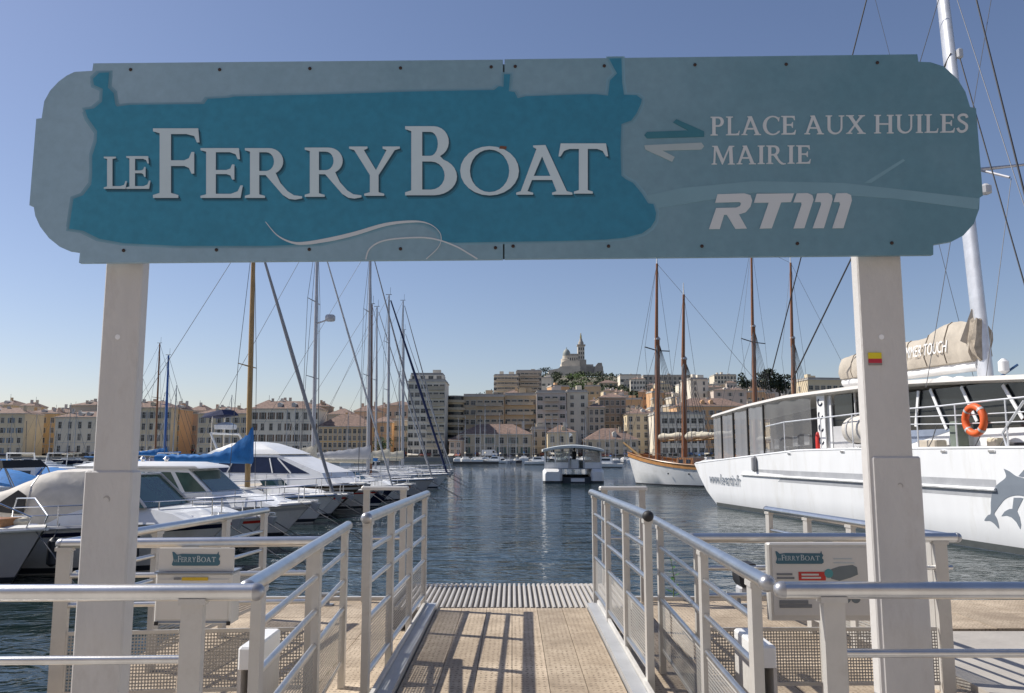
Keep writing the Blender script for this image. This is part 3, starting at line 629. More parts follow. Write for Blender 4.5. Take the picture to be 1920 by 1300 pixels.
Q = QZ
building('yellow and cream corner building at the far left edge of the harbour', -70, 45, 765, 285, 'cream', 7, 4, 'hip', 12, 0, 2.2, base=Q)
building('ochre side block beside the cream corner building at far left', 46, 102, 768, 300, 'ochre', 4, 4, 'hip', 16, 18, 1.6, base=Q, shut=.8)
building('pale grey three-window-wide building between ochre block and left white post', 103, 196, 772, 288, 'pale', 5, 3, 'hip', 12, 0, 2.2, base=Q, wh=2.2)
building('cream corner house just right of the left white post', 232, 320, 752, 286, 'cream', 6, 4, 'hip', 12, 0, 2.6, base=Q, wh=2.1)
building('narrow orange house behind the blue mast', 321, 336, 760, 292, 'orange', 2, 4, 'hip', 12, 0, 1.6, base=Q, shut=.8)
building('blank pinkish gable house set back between two quay rows', 335, 370, 777, 305, 'pink', 2, 2, 'flat', 20, 0, base=Q, shut=.9)
building('long cream quay building behind the wooden mast', 371, 466, 764, 286, 'cream', 6, 4, 'hip', 12, 0, 2.4, base=Q, wh=1.8)
building('white quay building with a red tiled attic behind the grey forestay', 468, 596, 752, 286, 'white', 8, 4, 'hip', 14, 0, 3.0, base=Q, wh=2.3)
building('low ochre quay building with pink tiled roof', 597, 697, 777, 286, 'ochre', 11, 4, 'hip', 14, 0, 4.5, base=Q, ww=1.0, shut=.5)
building('orange rendered house behind the thin masts', 698, 735, 782, 290, 'orange', 3, 3, 'hip', 12, 0, 2, base=Q)
building('plain grey gable house left of the white tower block', 733, 766, 790, 296, 'grey', 2, 3, 'flat', 12, 0, base=Q)
building('tall white apartment tower with flat roof rising behind the masts', 764, 834, 716, 284, 'white', 6, 9, 'flat', 16, 0, base=Q, ww=1.6, wh=1.4, shut=.45, balc=(1, 9, .52, .98))
building('set-back white penthouse storey on top of the apartment tower', 768, 830, 703, 287, 'white', 4, 1, 'flat', 10, 0, base=at(800, 714, 287).z, cat='penthouse', name='penthouse', ww=1.6, wh=1.2, cornice=False)
t = building('beige apartment block with banded balconies right of the white tower', 868, 945, 744, 300, 'tan', 6, 6, 'flat', 16, 0, base=Q, ww=1.7, wh=1.5, balc=(1, 6, .3, .95), shut=.3)
# rounded balcony corner
t = thing('round_corner_building', 'beige curved corner building with rounded stacked balconies', 'building', tuple(at(853, 800, 300))[:2] + (Q,))
hh = at(853, 745, 300).z - Q
MB().lathe([(3.0, 0), (3.0, hh)], n=20).build('wall', wallmat('cream', WC['cream']), t, True)
for k in range(7):
    z = 3 + k * (hh - 4) / 6.4
    b_ = MB().lathe([(3.9, z), (3.9, z + .95), (3.75, z + .95), (3.75, z + .1), (3.05, z + .1)], n=20).build('balcony', M_balc, t, True)
    MB().lathe([(3.04, z + 1.0), (3.04, z + 2.1)], n=20).build('window_band', M_win, t, True)
MB().lathe([(3.3, hh), (3.3, hh + .4), (.3, hh + .6)], n=20).build('roof', M_flat, t)
building('beige apartment block with orange balconies in the middle of the far quay', 946, 1006, 742, 302, 'tan', 5, 6, 'flat', 16, 0, base=Q, ww=1.6, wh=1.5, balc=(1, 6, .08, .9), shut=.3)
building('brown tiled house peeping over the beige apartment block', 945, 995, 730, 330, 'tan', 4, 5, 'hip', 12, 0, 2, base=Q)
building('mauve grey high-rise with dark loggias in the middle of the skyline', 1006, 1062, 737, 298, 'mauve', 4, 7, 'flat', 16, 0, base=Q, ww=1.8, wh=1.4, balc=(1, 7, .25, .75), shut=.2)
building('pinkish white slab with two window columns beside the mauve high-rise', 1063, 1103, 736, 300, 'pale', 2, 8, 'flat', 16, 0, base=Q, ww=1.2, wh=1.3, shut=.2)
building('brown stone block right of the pinkish slab', 1104, 1134, 757, 298, 'stone', 3, 6, 'hip', 12, 0, 1.5, base=Q)
building('tall brown apartment house with tiled hip roof behind the ferry', 1124, 1174, 737, 312, 'brown', 5, 7, 'hip', 14, 0, 2, base=Q, shut=.4)
building('cream house with chimneys behind the schooner bowsprit', 1176, 1232, 766, 300, 'cream', 4, 5, 'hip', 14, 0, 2.2, base=Q, side=2)
building('white modern quay building behind the schooner masts', 1226, 1322, 778, 288, 'white', 7, 4, 'flat', 14, 0, base=Q, ww=1.8, wh=1.7, shut=.15)
building('long orange tiled roof building above the white quay building', 1270, 1400, 746, 330, 'orange', 9, 5, 'hip', 16, 0, 3.6, base=Q)
building('stone warehouse with red hipped roof and arches at the water edge', 862, 996, 796, 282, 'stone', 6, 2, 'hip', 14, 0, 3.6, base=Q, ww=1.5, wh=2.2, shut=.3)
building('low rough stone wing left of the stone warehouse', 842, 866, 815, 279, 'pink', 2, 2, 'hip', 14, -12, 2.2, base=Q, shut=.9)
building('narrow cream house with red roof between the two stone warehouses', 1027, 1079, 798, 282, 'cream', 3, 2, 'hip', 12, 0, 2.6, base=Q, ww=1.2, wh=2)
building('low stone warehouse with red hipped roof right of the ferry', 1098, 1196, 804, 282, 'stone', 6, 2, 'hip', 14, 0, 4.0, base=Q, ww=1.2, wh=1.8, shut=.3)
building('grey apartment block standing between the front warehouses', 996, 1027, 806, 292, 'grey', 2, 3, 'flat', 12, 0, base=Q)
building('pale block with balconies on the slope left of the basilica', 926, 972, 705, 470, 'pale', 7, 4, 'flat', 18, 0, ww=2, wh=1.5, balc=(0, 4, .1, .95), base=at(950, 745, 470).z)
building('grey concrete block on the slope below the basilica', 968, 1016, 697, 480, 'grey', 6, 5, 'flat', 18, 0, ww=2, wh=1.5, balc=(0, 5, .15, .9), base=at(990, 745, 480).z)
building('small white gable house lit by the sun on the right slope', 1296, 1332, 712, 420, 'white', 2, 4, 'flat', 12, 14, base=at(1310, 760, 420).z, side=1, shut=.5)
building('flat roofed grey house with dark eaves on the right slope', 1340, 1402, 728, 410, 'mauve', 3, 2, 'hip', 12, 0, 1.2, base=at(1370, 760, 410).z)
building('cream block behind the catamaran roof with a row of dark windows', 1516, 1590, 713, 330, 'cream', 6, 2, 'flat', 14, 8, base=at(1550, 760, 330).z, side=1, ww=1.8, wh=1.6)
building('long low pale villa on the ridge right of the basilica', 1342, 1384, 704, 720, 'pale', 7, 2, 'flat', 18, 0, base=at(1360, 722, 720).z, wh=2.4, ww=1.6)
building('low grey school building on the ridge behind the schooner mast', 1208, 1300, 705, 760, 'grey', 10, 2, 'flat', 18, 0, base=at(1250, 724, 760).z, wh=2.6, ww=2.2)
building('white roofed hall on the ridge between basilica and schooner mast', 1164, 1204, 704, 740, 'white', 4, 1, 'flat', 18, 0, base=at(1180, 722, 740).z, wh=2.4, ww=2)
building('orange roofed house among the trees under the basilica', 1124, 1160, 712, 700, 'tan', 4, 1, 'hip', 18, 0, 3, base=at(1140, 726, 700).z)
# many small houses stepping up the slope, and a second row behind the left quay
rr = random.Random(4)
ORD = 'first second third fourth fifth sixth seventh eighth ninth tenth eleventh twelfth thirteenth fourteenth fifteenth sixteenth seventeenth eighteenth nineteenth twentieth'.split()
def ordn(i): return ORD[i] if i < 20 else 'twenty-' + ORD[i - 20] if i < 29 else 'number %d' % (i + 1)
ROW = ['lowest', 'second', 'third', 'fourth', 'topmost']
for band in range(5):
    n_ = (22, 24, 24, 24, 20)[band]; k_ = 0
    for i in range(n_):
        px = 700 + (880 / n_) * (i + .5) + rr.uniform(-9, 9) if band < 3 else 860 + (720 / n_) * (i + .5) + rr.uniform(-8, 8)
        d = (340, 385, 440, 510, 600)[band] + rr.uniform(-10, 18)
        a = skyl(px); lo = 792; t_ = (.08, .26, .46, .66, .84)[band]
        top = lo + (a - lo) * t_ - rr.uniform(2, 10)
        if px < 860: top = max(top, 752)
        wpx = rr.uniform(17, 42); rf = 'hip' if rr.random() < .6 else 'flat'; wc = rr.choice(['cream', 'pale', 'tan', 'pink', 'stone', 'orange', 'mauve', 'grey', 'white'])
        if (1020 < px < 1190 and band == 4) or (band == 4 and rr.random() < .3): continue
        bz = at(px, top + 34, d).z
        building('%s %s house, %s from the left in the %s row up the hillside' % (wc, 'tile-roofed' if rf == 'hip' else 'flat-roofed', ordn(k_), ROW[band]), px - wpx/2, px + wpx/2, top, d, wc, max(2, int(wpx / 8)), 3, rf, 10, rr.uniform(-24, 14), 1.6, base=min(bz, terrain(at(px, 800, d).x, d)) - 2, name='house', cat='house', group='houses stepping up the hillside', ww=1.1, wh=1.5)
        k_ += 1
k_ = 0
for i in range(20):
    px = 1180 + i * 20 + rr.uniform(-7, 7); d = 640 + rr.uniform(0, 60); wpx = rr.uniform(15, 30); wc = rr.choice(['pale', 'white', 'cream', 'mauve', 'grey']); rf = rr.choice(['flat', 'flat', 'hip']); top = skyl(px) + rr.uniform(-3, 9)
    building('%s %s house, %s from the left along the crest right of the basilica' % (wc, 'tile-roofed' if rf == 'hip' else 'flat-roofed', ordn(k_)), px - wpx/2, px + wpx/2, top, d, wc, max(2, int(wpx / 5)), 2, rf, 12, rr.uniform(-20, 10), 1.8, base=at(px, top + 26, d).z, name='house', cat='house', group='houses along the crest', ww=1.4, wh=1.8)
    k_ += 1
for i in range(22):
    px = -30 + i * 37 + rr.uniform(-10, 10); d = 312 + rr.uniform(0, 40); wpx = rr.uniform(26, 58); top = rr.uniform(749, 768); wc = rr.choice(['pink', 'pale', 'tan', 'stone', 'brown', 'grey'])
    building('%s tiled house, %s from the left in the row behind the left quay' % (wc, ordn(i)), px - wpx/2, px + wpx/2, top, d, wc, 4, 4, 'hip', 12, rr.uniform(-10, 10), rr.uniform(1.6, 3), base=Q - .01, name='house', cat='house', group='second row houses behind the left quay')

# ---------------------------------------------------------------- basilica on the hill
BD = 900
def bp(px, py): return at(px, py, BD)
u = BD / FPX * .99
M_bas = pm('basilica_stone', (.60, .54, .45), .85, var=.15, scale=.2, dirt=(.3, .27, .23), dscale=.1)
M_bas2 = pm('basilica_dark_stone', (.40, .36, .31), .85, var=.2, scale=.2)
zf = bp(1085, 708).z
bs = thing('basilica', 'hilltop basilica with striped bell tower, dome and golden statue', 'church', (bp(1085, 700).x, BD, zf))
def bbox(name, px0, px1, y0, y1, py0, py1, m=M_bas, par=None):
    a, b = bp(px0, py1), bp(px1, py0)
    return MB().box(a.x, b.x, BD + y0, BD + y1, a.z, b.z).build(name, m, par or bs, world=True)
def bprism(name, pts, y0, y1, m=M_bas):
    P = [(bp(x, y).x, bp(x, y).z) for x, y in pts]
    return MB().prism(P, BD + y0, BD + y1).build(name, m, bs, world=True)
bprism('rampart', [(1026,712),(1028,697),(1045,694),(1050,690),(1086,690),(1086,712)], -16, 22)
bprism('terrace_wall', [(1052,690),(1052,682),(1060,678),(1086,678),(1086,690)], -9, 16, M_bas)
bbox('tower_base', 1080, 1098, -8, 8, 676, 700, M_bas2)
tw = bbox('bell_tower', 1083.2, 1095.2, -4, 4, 649, 676, M_bas)
for py in (655, 663, 671):
    for px in (1085.5, 1089.5, 1093.5):
        bbox('belfry_opening', px - .8, px + .8, -4.2, -3.9, py - 2, py + 2.4, M_win)
bbox('tower_cornice', 1081.6, 1097, -4.6, 4.6, 647, 649.2, M_bas2)
c_ = bp(1089.2, 648)
MB().lathe([(3.0, 0), (3.0, 3), (2.2, 4.5), (1.6, 6), (1.5, 7.4)], c_, 12).build('lantern', M_bas2, bs, True, True)
MB().lathe([(.9, 7.4), (1.1, 9), (.8, 11.2), (.5, 12.4), (.55, 13.2), (.15, 13.9)], c_, 10).build('statue', pm('gilded_statue', (.42, .34, .16), .4, .6), bs, True, True)
bbox('nave', 1062, 1083, -5, 9, 668, 684, M_bas)
for px in range(1065, 1083, 4): bbox('nave_window', px - .7, px + .7, -5.2, -4.9, 672, 677, M_win)
bprism('nave_roof', [(1061,668),(1070,664.5),(1083,664.5),(1083,668)], -5, 9, M_bas2)
c_ = bp(1062.5, 684)
MB().lathe([(6.2, 0), (6.2, 6), (4.6, 6.3), (4.4, 9.6), (4.5, 9.7)], c_, 16).build('drum', M_bas, bs, True, True)
dm = MB().lathe([(4.4, 9.7), (4.3, 12), (3.6, 14.3), (2.3, 16.2), (.8, 17.2), (.4, 17.6), (.4, 19)], c_, 16).build('dome', pm('dome_slate', (.27, .29, .27), .6), bs, True, True)
bbox('east_wing', 1086, 1130, -4, 10, 688, 704, M_bas2)
bprism('bastion', [(1112,704),(1114,690),(1120,682),(1127,682),(1130,697),(1131,704)], -8, 8, M_bas2)
bbox('east_gallery', 1097, 1112, -3, 8, 684, 688, M_bas)

# ---------------------------------------------------------------- vegetation
def leaf_mat(name, c):
    return pm(name, c, .8, var=.55, scale=.6)
def leaves(mb, c, rad, n, size, rnd):
    for _ in range(n):
        while True:
            v = Vector((rnd.uniform(-1, 1), rnd.uniform(-1, 1), rnd.uniform(-1, 1)))
            if .25 < v.length < 1: break
        v = Vector((v.x * rad[0], v.y * rad[1], v.z * rad[2])) + c
        a = Vector((rnd.gauss(0, 1), rnd.gauss(0, 1), rnd.gauss(0, 1))).normalized(); b = a.orthogonal().normalized()
        if rnd.random() < .5: b = a.cross(b)
        s = size * rnd.uniform(.6, 1.4); mb.add([v - a*s, v - b*s*.6, v + a*s, v + b*s*.6], [(0, 1, 2, 3)])
rv = random.Random(9)
mb = MB()
for i in range(620):
    px = rv.uniform(990, 1560) if rv.random() < .8 else rv.uniform(780, 1000)
    d = rv.uniform(560, 885)
    x = at(px, 700, d).x; z = terrain(x, d); r_ = rv.uniform(2.5, 5)
    leaves(mb, Vector((x, d, z + r_ * .5)), (r_ * 1.2, r_, r_ * .9), 80, .85, rv)
tag(mb.build('woodland', leaf_mat('hill_foliage', (.045, .062, .028))), 'dark green scrub and pine wood covering the hill below the basilica', 'woodland', kind='stuff')
def tree(label, px, pyb, d, h, wd, c, group=None, trunk=.35, n=420, shape=1.0):
    b = at(px, pyb, d); t = thing('tree', label, 'tree', b, 0, group)
    rnd = random.Random(int(px * 7 + d))
    tm = MB().tube([(0, 0, -1), (.1*h*.1, 0, h*trunk), (0, .1, h*.8)], [h*.035, h*.025, h*.008], 7)
    for k in range(5):
        a = rnd.uniform(0, 6.28); z0 = h * rnd.uniform(trunk, .65); tm.tube([(0, 0, z0), (math.cos(a)*wd*.35, math.sin(a)*wd*.35, z0 + h*.16)], [h*.014, h*.005], 5)
    tm.build('trunk', pm('bark', (.09, .07, .05), .9), t)
    cm = MB()
    for k in range(11):
        a = rnd.uniform(0, 6.28); q_ = rnd.uniform(.1, .75); zz = h * (trunk + (1 - trunk) * rnd.uniform(.12, .88))
        leaves(cm, Vector((math.cos(a)*wd*.5*q_, math.sin(a)*wd*.5*q_, zz)), (wd*.3, wd*.3, h*.13*shape), n // 11, h * .045, rnd)
    cm.build('crown', leaf_mat('leaf_%d' % int(c[1]*1000), c), t); return t
tree('round green quay tree between the thin masts', 717, 862, 280, 7.5, 7, (.05, .09, .03))
tree('bright green tree on the slope under the basilica', 1085, 733, 600, 13, 20, (.10, .16, .04), trunk=.2)
for i, (px, pb, h) in enumerate([(1397, 748, 17), (1412, 750, 13), (1430, 752, 20), (1446, 752, 22), (1462, 752, 20), (1474, 750, 17), (1490, 752, 10), (1505, 752, 9)]):
    tree('dark pine, %s from the left on the ridge near the right-hand brown masts' % ordn(i), px, pb, 560, h, 8 + h * .2, (.022, .036, .02), 'ridge pines', .3)
tree('low umbrella pine beside the basilica rampart', 1022, 708, 860, 11, 13, (.03, .045, .025), trunk=.4)
# van on the far quay
def van(label, px, d):
    v = at(px, 864, d); t = thing('van', label, 'van', (v.x, d, QZ + .02))
    mb = MB(); mb.prism([(-2.6, .45), (2.55, .45), (2.6, 1.05), (2.35, 1.25), (1.75, 2.15), (1.4, 2.35), (-2.5, 2.35), (-2.6, 2.2)], -.95, .95); mb.build('body', M_white, t)
    MB().prism([(1.0, 1.3), (2.12, 1.3), (1.66, 2.0), (1.0, 2.0)], -.962, -.955).build('side_window', M_glass, t)
    MB().box(2.0, 2.2, -.8, .8, 1.35, 1.5).build('windscreen', M_glass, t)
    for x in (-1.7, 1.65):
        for y in (-.85, .85): MB().tube([(x, y - .12, .36), (x, y + .12, .36)], .36, 14).build('wheel', M_dark, t)
van('white van parked on the far quay before the stone warehouse', 918, 277)

# unseen town side behind the viewer: stone fronts put in to hold back sky light
for i, (x0, W_, H_, c) in enumerate(((-62, 36, 17, 'grey'), (-25, 44, 19, 'mauve'), (20, 40, 18, 'grey'))):
    t = thing('building', ['stone front on the town quay behind the viewer to the left', 'stone town hall front directly behind the viewer', 'stone front on the town quay behind the viewer to the right'][i], 'building', (x0 + W_/2, -24, 0), R(180))
    mb = MB(); n_ = int(W_ / 4.4)
    facade(mb, W_, 0, H_, n_, 3, 1.5, 2.8, H_ / 3.3, 1.6, lambda c_, z, r: link('window', winmesh(1.5, 2.8, M_win), t, (c_, 0, z)))
    mb.quad((-W_/2,0,0),(-W_/2,0,H_),(-W_/2,14,H_),(-W_/2,14,0)); mb.quad((W_/2,0,0),(W_/2,14,0),(W_/2,14,H_),(W_/2,0,H_)); mb.quad((-W_/2,0,H_),(W_/2,0,H_),(W_/2,14,H_),(-W_/2,14,H_))
    mb.build('wall', wallmat(c, WC[c]), t)
    MB().box(-W_/2 - .4, W_/2 + .4, -.6, 14, H_ + .003, H_ + .6).build('cornice', M_trim, t)
# ================================================================ boats: shared builders
M_deck = pm('boat_deck', (.70, .69, .66), .55, var=.06, scale=2, bump=.05)
M_teak = pm('varnished_wood', (.34, .16, .06), .35, var=.25, scale=3, stretch=(1, 6, 6))
M_wood = pm('wooden_spar', (.40, .25, .10), .4, var=.2, scale=2, stretch=(6, 6, 1))
M_brownmast = pm('brown_spar', (.27, .11, .045), .45, var=.25, scale=2, stretch=(6, 6, .6))
M_almast = pm('aluminium_mast', (.46, .46, .48), .4, .5, var=.08)
M_blue = pm('blue_canvas', (.02, .17, .46), .75, var=.2, scale=4, bump=.5, bscale=7)
M_navycan = pm('navy_canvas', (.02, .03, .09), .8, var=.2, scale=4, bump=.4, bscale=7)
M_cream = pm('cream_canvas', (.66, .60, .47), .8, var=.12, scale=4, bump=.8, bscale=6)
M_beige = pm('beige_canvas', (.46, .41, .34), .85, var=.15, scale=2, bump=.7, bscale=5, dirt=(.34, .29, .24), dscale=1)
M_tent = pm('white_canvas', (.62, .585, .53), .85, var=.12, scale=3, bump=1, bscale=2.5, dirt=(.48, .45, .4), dscale=2)
M_navy = pm('navy_gelcoat', (.015, .02, .05), .2, var=.2)
M_brownhull = pm('brown_gelcoat', (.10, .075, .055), .3, var=.2)
M_greyhull = pm('grey_gelcoat', (.50, .50, .51), .3, var=.06)
M_boot = pm('boot_stripe', (.03, .035, .045), .5)
M_anti = pm('antifouling', (.05, .06, .07), .7)
M_green_glass = pm('green_glass', (.045, .10, .085), .06, var=.2, spec=.8)
M_fender = pm('grey_fender', (.30, .30, .31), .6)
M_orange = pm('orange_plastic', (.75, .13, .03), .45)
M_red = pm('red_paint', (.55, .03, .02), .4)

class Hull:
    def __init__(s, L, B, fs, fb, rake=.8, flare=.72, tb=.82, full=.45, keel=-.4, n=16, sag=0):
        s.__dict__.update(L=L, B=B, fs=fs, fb=fb, rake=rake, flare=flare, tb=tb, full=full, keel=keel, n=n, sag=sag)
    def b(s, t):
        if t < s.full: return s.B/2 * (s.tb + (1 - s.tb) * math.sin(math.pi/2 * t / s.full))
        u = (t - s.full) / (1 - s.full); return s.B/2 * (1 - u ** 2.2) + .03
    def f(s, t): return s.fs + (s.fb - s.fs) * t ** 1.8 - s.sag * math.sin(math.pi * t)
    def edge(s, t, y=1, inset=0): return Vector((s.L * t, y * max(.02, s.b(t) - inset), s.f(t)))
    def x(s, t, z): return s.L * t - s.rake * (1 - z / s.f(t)) * t ** 4
    def ring(s, t, grow=0):
        b, f = s.b(t), s.f(t); k = 1 - (1 - s.flare) * t ** 1.5; half = [(b, f), (b * (.5 + .5 * k) * 1.0, f * .55), (b * k * .93, .02), (b * k * .55, s.keel * .7)]
        p = [(s.x(t, z), -y, z) for y, z in half] + [(s.x(t, s.keel), 0, s.keel)] + [(s.x(t, z), y, z) for y, z in half[::-1]]
        return p
    def build(s, t, mat, deck=None, rub=None, boot=None, teak=None):
        rings = [s.ring(i / s.n) for i in range(s.n + 1)]
        mb = MB().loft(rings, closed=False); m = len(rings[0]); mb.f.append(tuple(range(m - 1, -1, -1)))
        h = mb.build('hull', mat, t, True)
        dk = MB(); rr = []
        for i in range(s.n + 1):
            e = s.edge(i / s.n); rr.append([(e.x, -e.y * .985, e.z - .02), (e.x, 0, e.z + .04), (e.x, e.y * .985, e.z - .02)])
        dk.loft(rr, closed=False).build('deck', deck or M_deck, t, True)
        for y in (-1, 1):
            if rub: MB().tube([s.edge(i / s.n, y) + Vector((0, 0, -.05)) for i in range(s.n + 1)], .04, 6).build('rub_rail', rub, t, True)
            if boot:
                lo, hi = [], []
                for i in range(s.n + 1):
                    u = i / s.n; k = 1 - (1 - s.flare) * u ** 1.5; b = s.b(u)
                    def P(z): q = z / (s.f(u) * .55); bb = b * k * .93 + (b * (.5 + .5 * k) - b * k * .93) * q; return (s.x(u, z) + (.01 if i == s.n else 0), y * (bb + .012), z)
                    lo.append(P(.03)); hi.append(P(.15))
                MB().loft([lo, hi], closed=False).build('boot_stripe', boot, t, True)
        return h
    def rail(s, t, t0, t1, h=.55, n=4, lines=1, inset=.08, pulpit=True, mat=None):
        mat = mat or M_steel
        for y in (-1, 1):
            ps = [s.edge(t0 + (t1 - t0) * i / n, y, inset) for i in range(n + 1)]
            for p in ps: MB().tube([p, p + Vector((0, 0, h))], .014, 6).build('stanchion', mat, t)
            for k in range(lines): MB().tube([p + Vector((0, 0, h * (1 - .45 * k))) for p in ps], .013, 6).build('guard_rail', mat, t)
        if pulpit:
            e = s.edge(t1, 1, inset) + Vector((0, 0, h)); g = Vector((e.x, -e.y, e.z)); tip = Vector((s.L + .12, 0, s.fb + h * 1.02))
            MB().tube([e, (tip.x - .12, .1, tip.z), tip, (tip.x - .12, -.1, tip.z), g], .016, 6).build('pulpit', mat, t, True)

def cabin(t, name, prof, wb, wt, z0, z1, mat, smooth=False, xs=None):
    hw = lambda z: wb + (wt - wb) * (z - z0) / (z1 - z0)
    return MB().loft([[(x, -hw(z), z) for x, z in prof], [(x, hw(z), z) for x, z in prof]], cap=True).build(name, mat, t, smooth)
def sidewin(t, polys, wb, wt, z0, z1, mat, name='side_window', off=.012):
    hw = lambda z: wb + (wt - wb) * (z - z0) / (z1 - z0) + off
    for p in polys:
        for y in (-1, 1):
            MB().loft([[(x, y * (hw(z) - .02), z) for x, z in p], [(x, y * hw(z), z) for x, z in p]], cap=True).build(name, mat, t)
def stay(t, p, q, r=.010, mat=None, name='stay'): return MB().tube([p, q], r, 5).build(name, mat or M_rope, t)
def dress(t, H, fenders=(.3, .5, .68), side=-1, stripe=None, ropes=True, hatch=True, anchor=True):
    """deck gear: fenders, mooring lines, trim stripe, hatches, anchor on the bow roller"""
    for u in fenders:
        e = H.edge(u, side); y = e.y + side * .13; z = e.z
        MB().tube([(e.x, y, z - .82), (e.x, y, z - .76), (e.x, y, z - .3), (e.x, y, z - .22)], [.03, .11, .11, .03], 10).build('fender', M_fender if u < .6 else M_boot, t, True)
        stay(t, (e.x, y, z - .24), (e.x, e.y - side * .05, z + .05), .01, M_rope, 'fender_line')
    if stripe:
        for y in (-1, 1):
            lo, hi = [], []
            for i in range(H.n + 1):
                u = i / H.n; f = H.f(u); k = 1 - (1 - H.flare) * u ** 1.5; b = H.b(u); bm = b * (.5 + .5 * k)
                for q, arr in ((.78, lo), (.86, hi)): arr.append((H.x(u, f * q) + (.012 if i == H.n else 0), y * (bm + (b - bm) * (q - .55) / .45 + .012), f * q))
            MB().loft([lo, hi], closed=False).build('trim_stripe', stripe, t, True)
    if ropes:
        a = H.edge(.96, -1); MB().tube([a, a + Vector((1.2, -.3, -.55)), a + Vector((2.6, -.6, -1.3))], .013, 5).build('mooring_line', M_rope, t)
        a = H.edge(.96, 1); MB().tube([a, a + Vector((1.0, .2, -.6)), a + Vector((2.3, .4, -1.4))], .013, 5).build('mooring_line', M_rope, t)
    if hatch: e = H.edge(.82, 0); MB().bevbox(e.x - .25, e.x + .25, -.22, .22, e.z + .02, e.z + .09, .02).build('deck_hatch', M_glass, t)
    if anchor:
        e = H.edge(1, 0); MB().obox((e.x - .5, 0, e.z + .05), (e.x + .16, 0, e.z + .03), .12, .06).build('bow_roller', M_steel, t)
        MB().prism([(e.x - .1, e.z - .02), (e.x + .2, e.z - .06), (e.x + .1, e.z - .3), (e.x - .02, e.z - .2)], -.09, .09).build('anchor', M_grey, t)
    for u in (.9, .55, .12):
        for y in (-1, 1):
            e = H.edge(u, y, .12); MB().tube([(e.x - .11, e.y, e.z + .05), (e.x + .11, e.y, e.z + .05)], .02, 6).build('deck_cleat', M_steel, t)

def place(px, py, d, L, rz):
    """thing origin (stern, waterline) so that the bow tip stands at pixel px at distance d"""
    v = at(px, py, d); return Vector((v.x - L * math.cos(rz), d - L * math.sin(rz), WZ))

def rig(t, h, mx, zb, top, r=.08, mat=None, boom=3.6, boomz=None, cover=None, furl=None, bow=None, stern=None, spread=(.55,), fr=.055, peak=.5, rake=0, rs=.012, side=1.3, hw=.9, pw=2.2):
    """mast, boom with sail cover, spreaders, shrouds, forestay; heights above the waterline"""
    mat = mat or M_almast
    T = Vector((mx - rake, 0, top)); B0 = Vector((mx, 0, zb))
    MB().tube([B0, B0.lerp(T, .6), T], [r, r * .95, r * .65], 10).build('mast', mat, t, True)
    MB().tube([T + Vector((-.25, 0, .05)), T + Vector((.2, 0, .05))], .025, 6).build('masthead', M_rope, t)
    MB().tube([T + Vector((.1, 0, .05)), T + Vector((.1, 0, .6))], .012, 5).build('antenna', M_rope, t)
    for s_ in spread:
        p = B0.lerp(T, s_)
        for y in (-1, 1):
            MB().tube([p, p + Vector((-.12, y * hw, .04))], [.03, .018], 6).build('spreader', mat, t)
            stay(t, T.lerp(p, .02), p + Vector((-.12, y * hw, .04)), rs); stay(t, p + Vector((-.12, y * hw, .04)), Vector((mx - .2, y * side, zb * .6)), rs)
    if bow is not None:
        if furl: MB().tube([bow, bow.lerp(T, .5), bow.lerp(T, .97)], [fr * .8, fr, fr * .5], 8).build('furled_jib', furl, t, True)
        else: stay(t, bow, T, rs * 1.2, name='forestay')
    if stern is not None: stay(t, stern, T, rs, name='backstay')
    if boom:
        bz = boomz or zb + 1.1
        MB().tube([(mx - .05, 0, bz), (mx - boom, 0, bz + .1)], .06, 8).build('boom', mat, t, True)
        if cover:
            rings = []
            for i in range(25):
                u = i / 24; x = mx + .12 - u * (boom + .1); hh = .14 + peak * (1 - u) ** pw + .035 * math.sin(i * 2.3) * (u > .05); ww = .12 + .08 * (1 - u) + .03 * math.sin(i * 1.9)
                rings.append([(x, ww * math.cos(a), bz + .06 + .1 * u + (hh if math.sin(a) > 0 else .14) * math.sin(a)) for a in [2 * math.pi * k / 10 for k in range(10)]])
            MB().loft(rings, cap=True).build('sail_cover', cover, t, True)

def sailboat(label, px, py, d, L, rz, top, mx, hullmat=None, mast=None, r=.08, cover=None, furl=None, boom=3.6, fb=None, group=None, spread=(.55,), fr=.055, boot=None, peak=.5, hood=None, B=None, rub=None, rs=.012, light=False, stripe=None, pw=2.2):
    rz = R(rz); fb = fb or at(px, py, d).z - WZ
    o = place(px, py, d, L, rz); t = thing('sailboat', label, 'sailboat', o, rz, group)
    H = Hull(L, B or L * .3, fb * .8, fb, .9); H.build(t, hullmat or M_white, None, rub or M_steel, boot or M_boot)
    zc = fb * .85
    prof = [(L*.22, zc), (L*.72, zc), (L*.66, zc + .3), (L*.55, zc + .42), (L*.26, zc + .5)]
    cabin(t, 'coachroof', prof, L*.095, L*.078, zc, zc + .5, M_deck)
    sidewin(t, [[(L*.32, zc + .17), (L*.6, zc + .17), (L*.57, zc + .32), (L*.33, zc + .36)]], L*.095, L*.078, zc, zc + .5, M_glass)
    if not light: H.rail(t, .1, .93, .6, 5, 2); dress(t, H, stripe=stripe)
    rig(t, None, L - mx, zc + .4, top, r, mast, boom, zc + 1.35, cover, furl, Vector((L - .15, 0, fb)), Vector((.1, 0, fb * .8)), spread, fr, peak, .15, rs, L*.13, L*.09, pw)
    if hood:
        rings = [[(L*.20 + u * L*.12, math.cos(R(a)) * L*.1, zc + .35 + math.sin(R(a)) * (.85 - .45 * u)) for a in range(0, 181, 20)] for u in (0, .35, .7, 1)]
        MB().loft(rings, closed=False).build('spray_hood', hood, t, True)
    return t

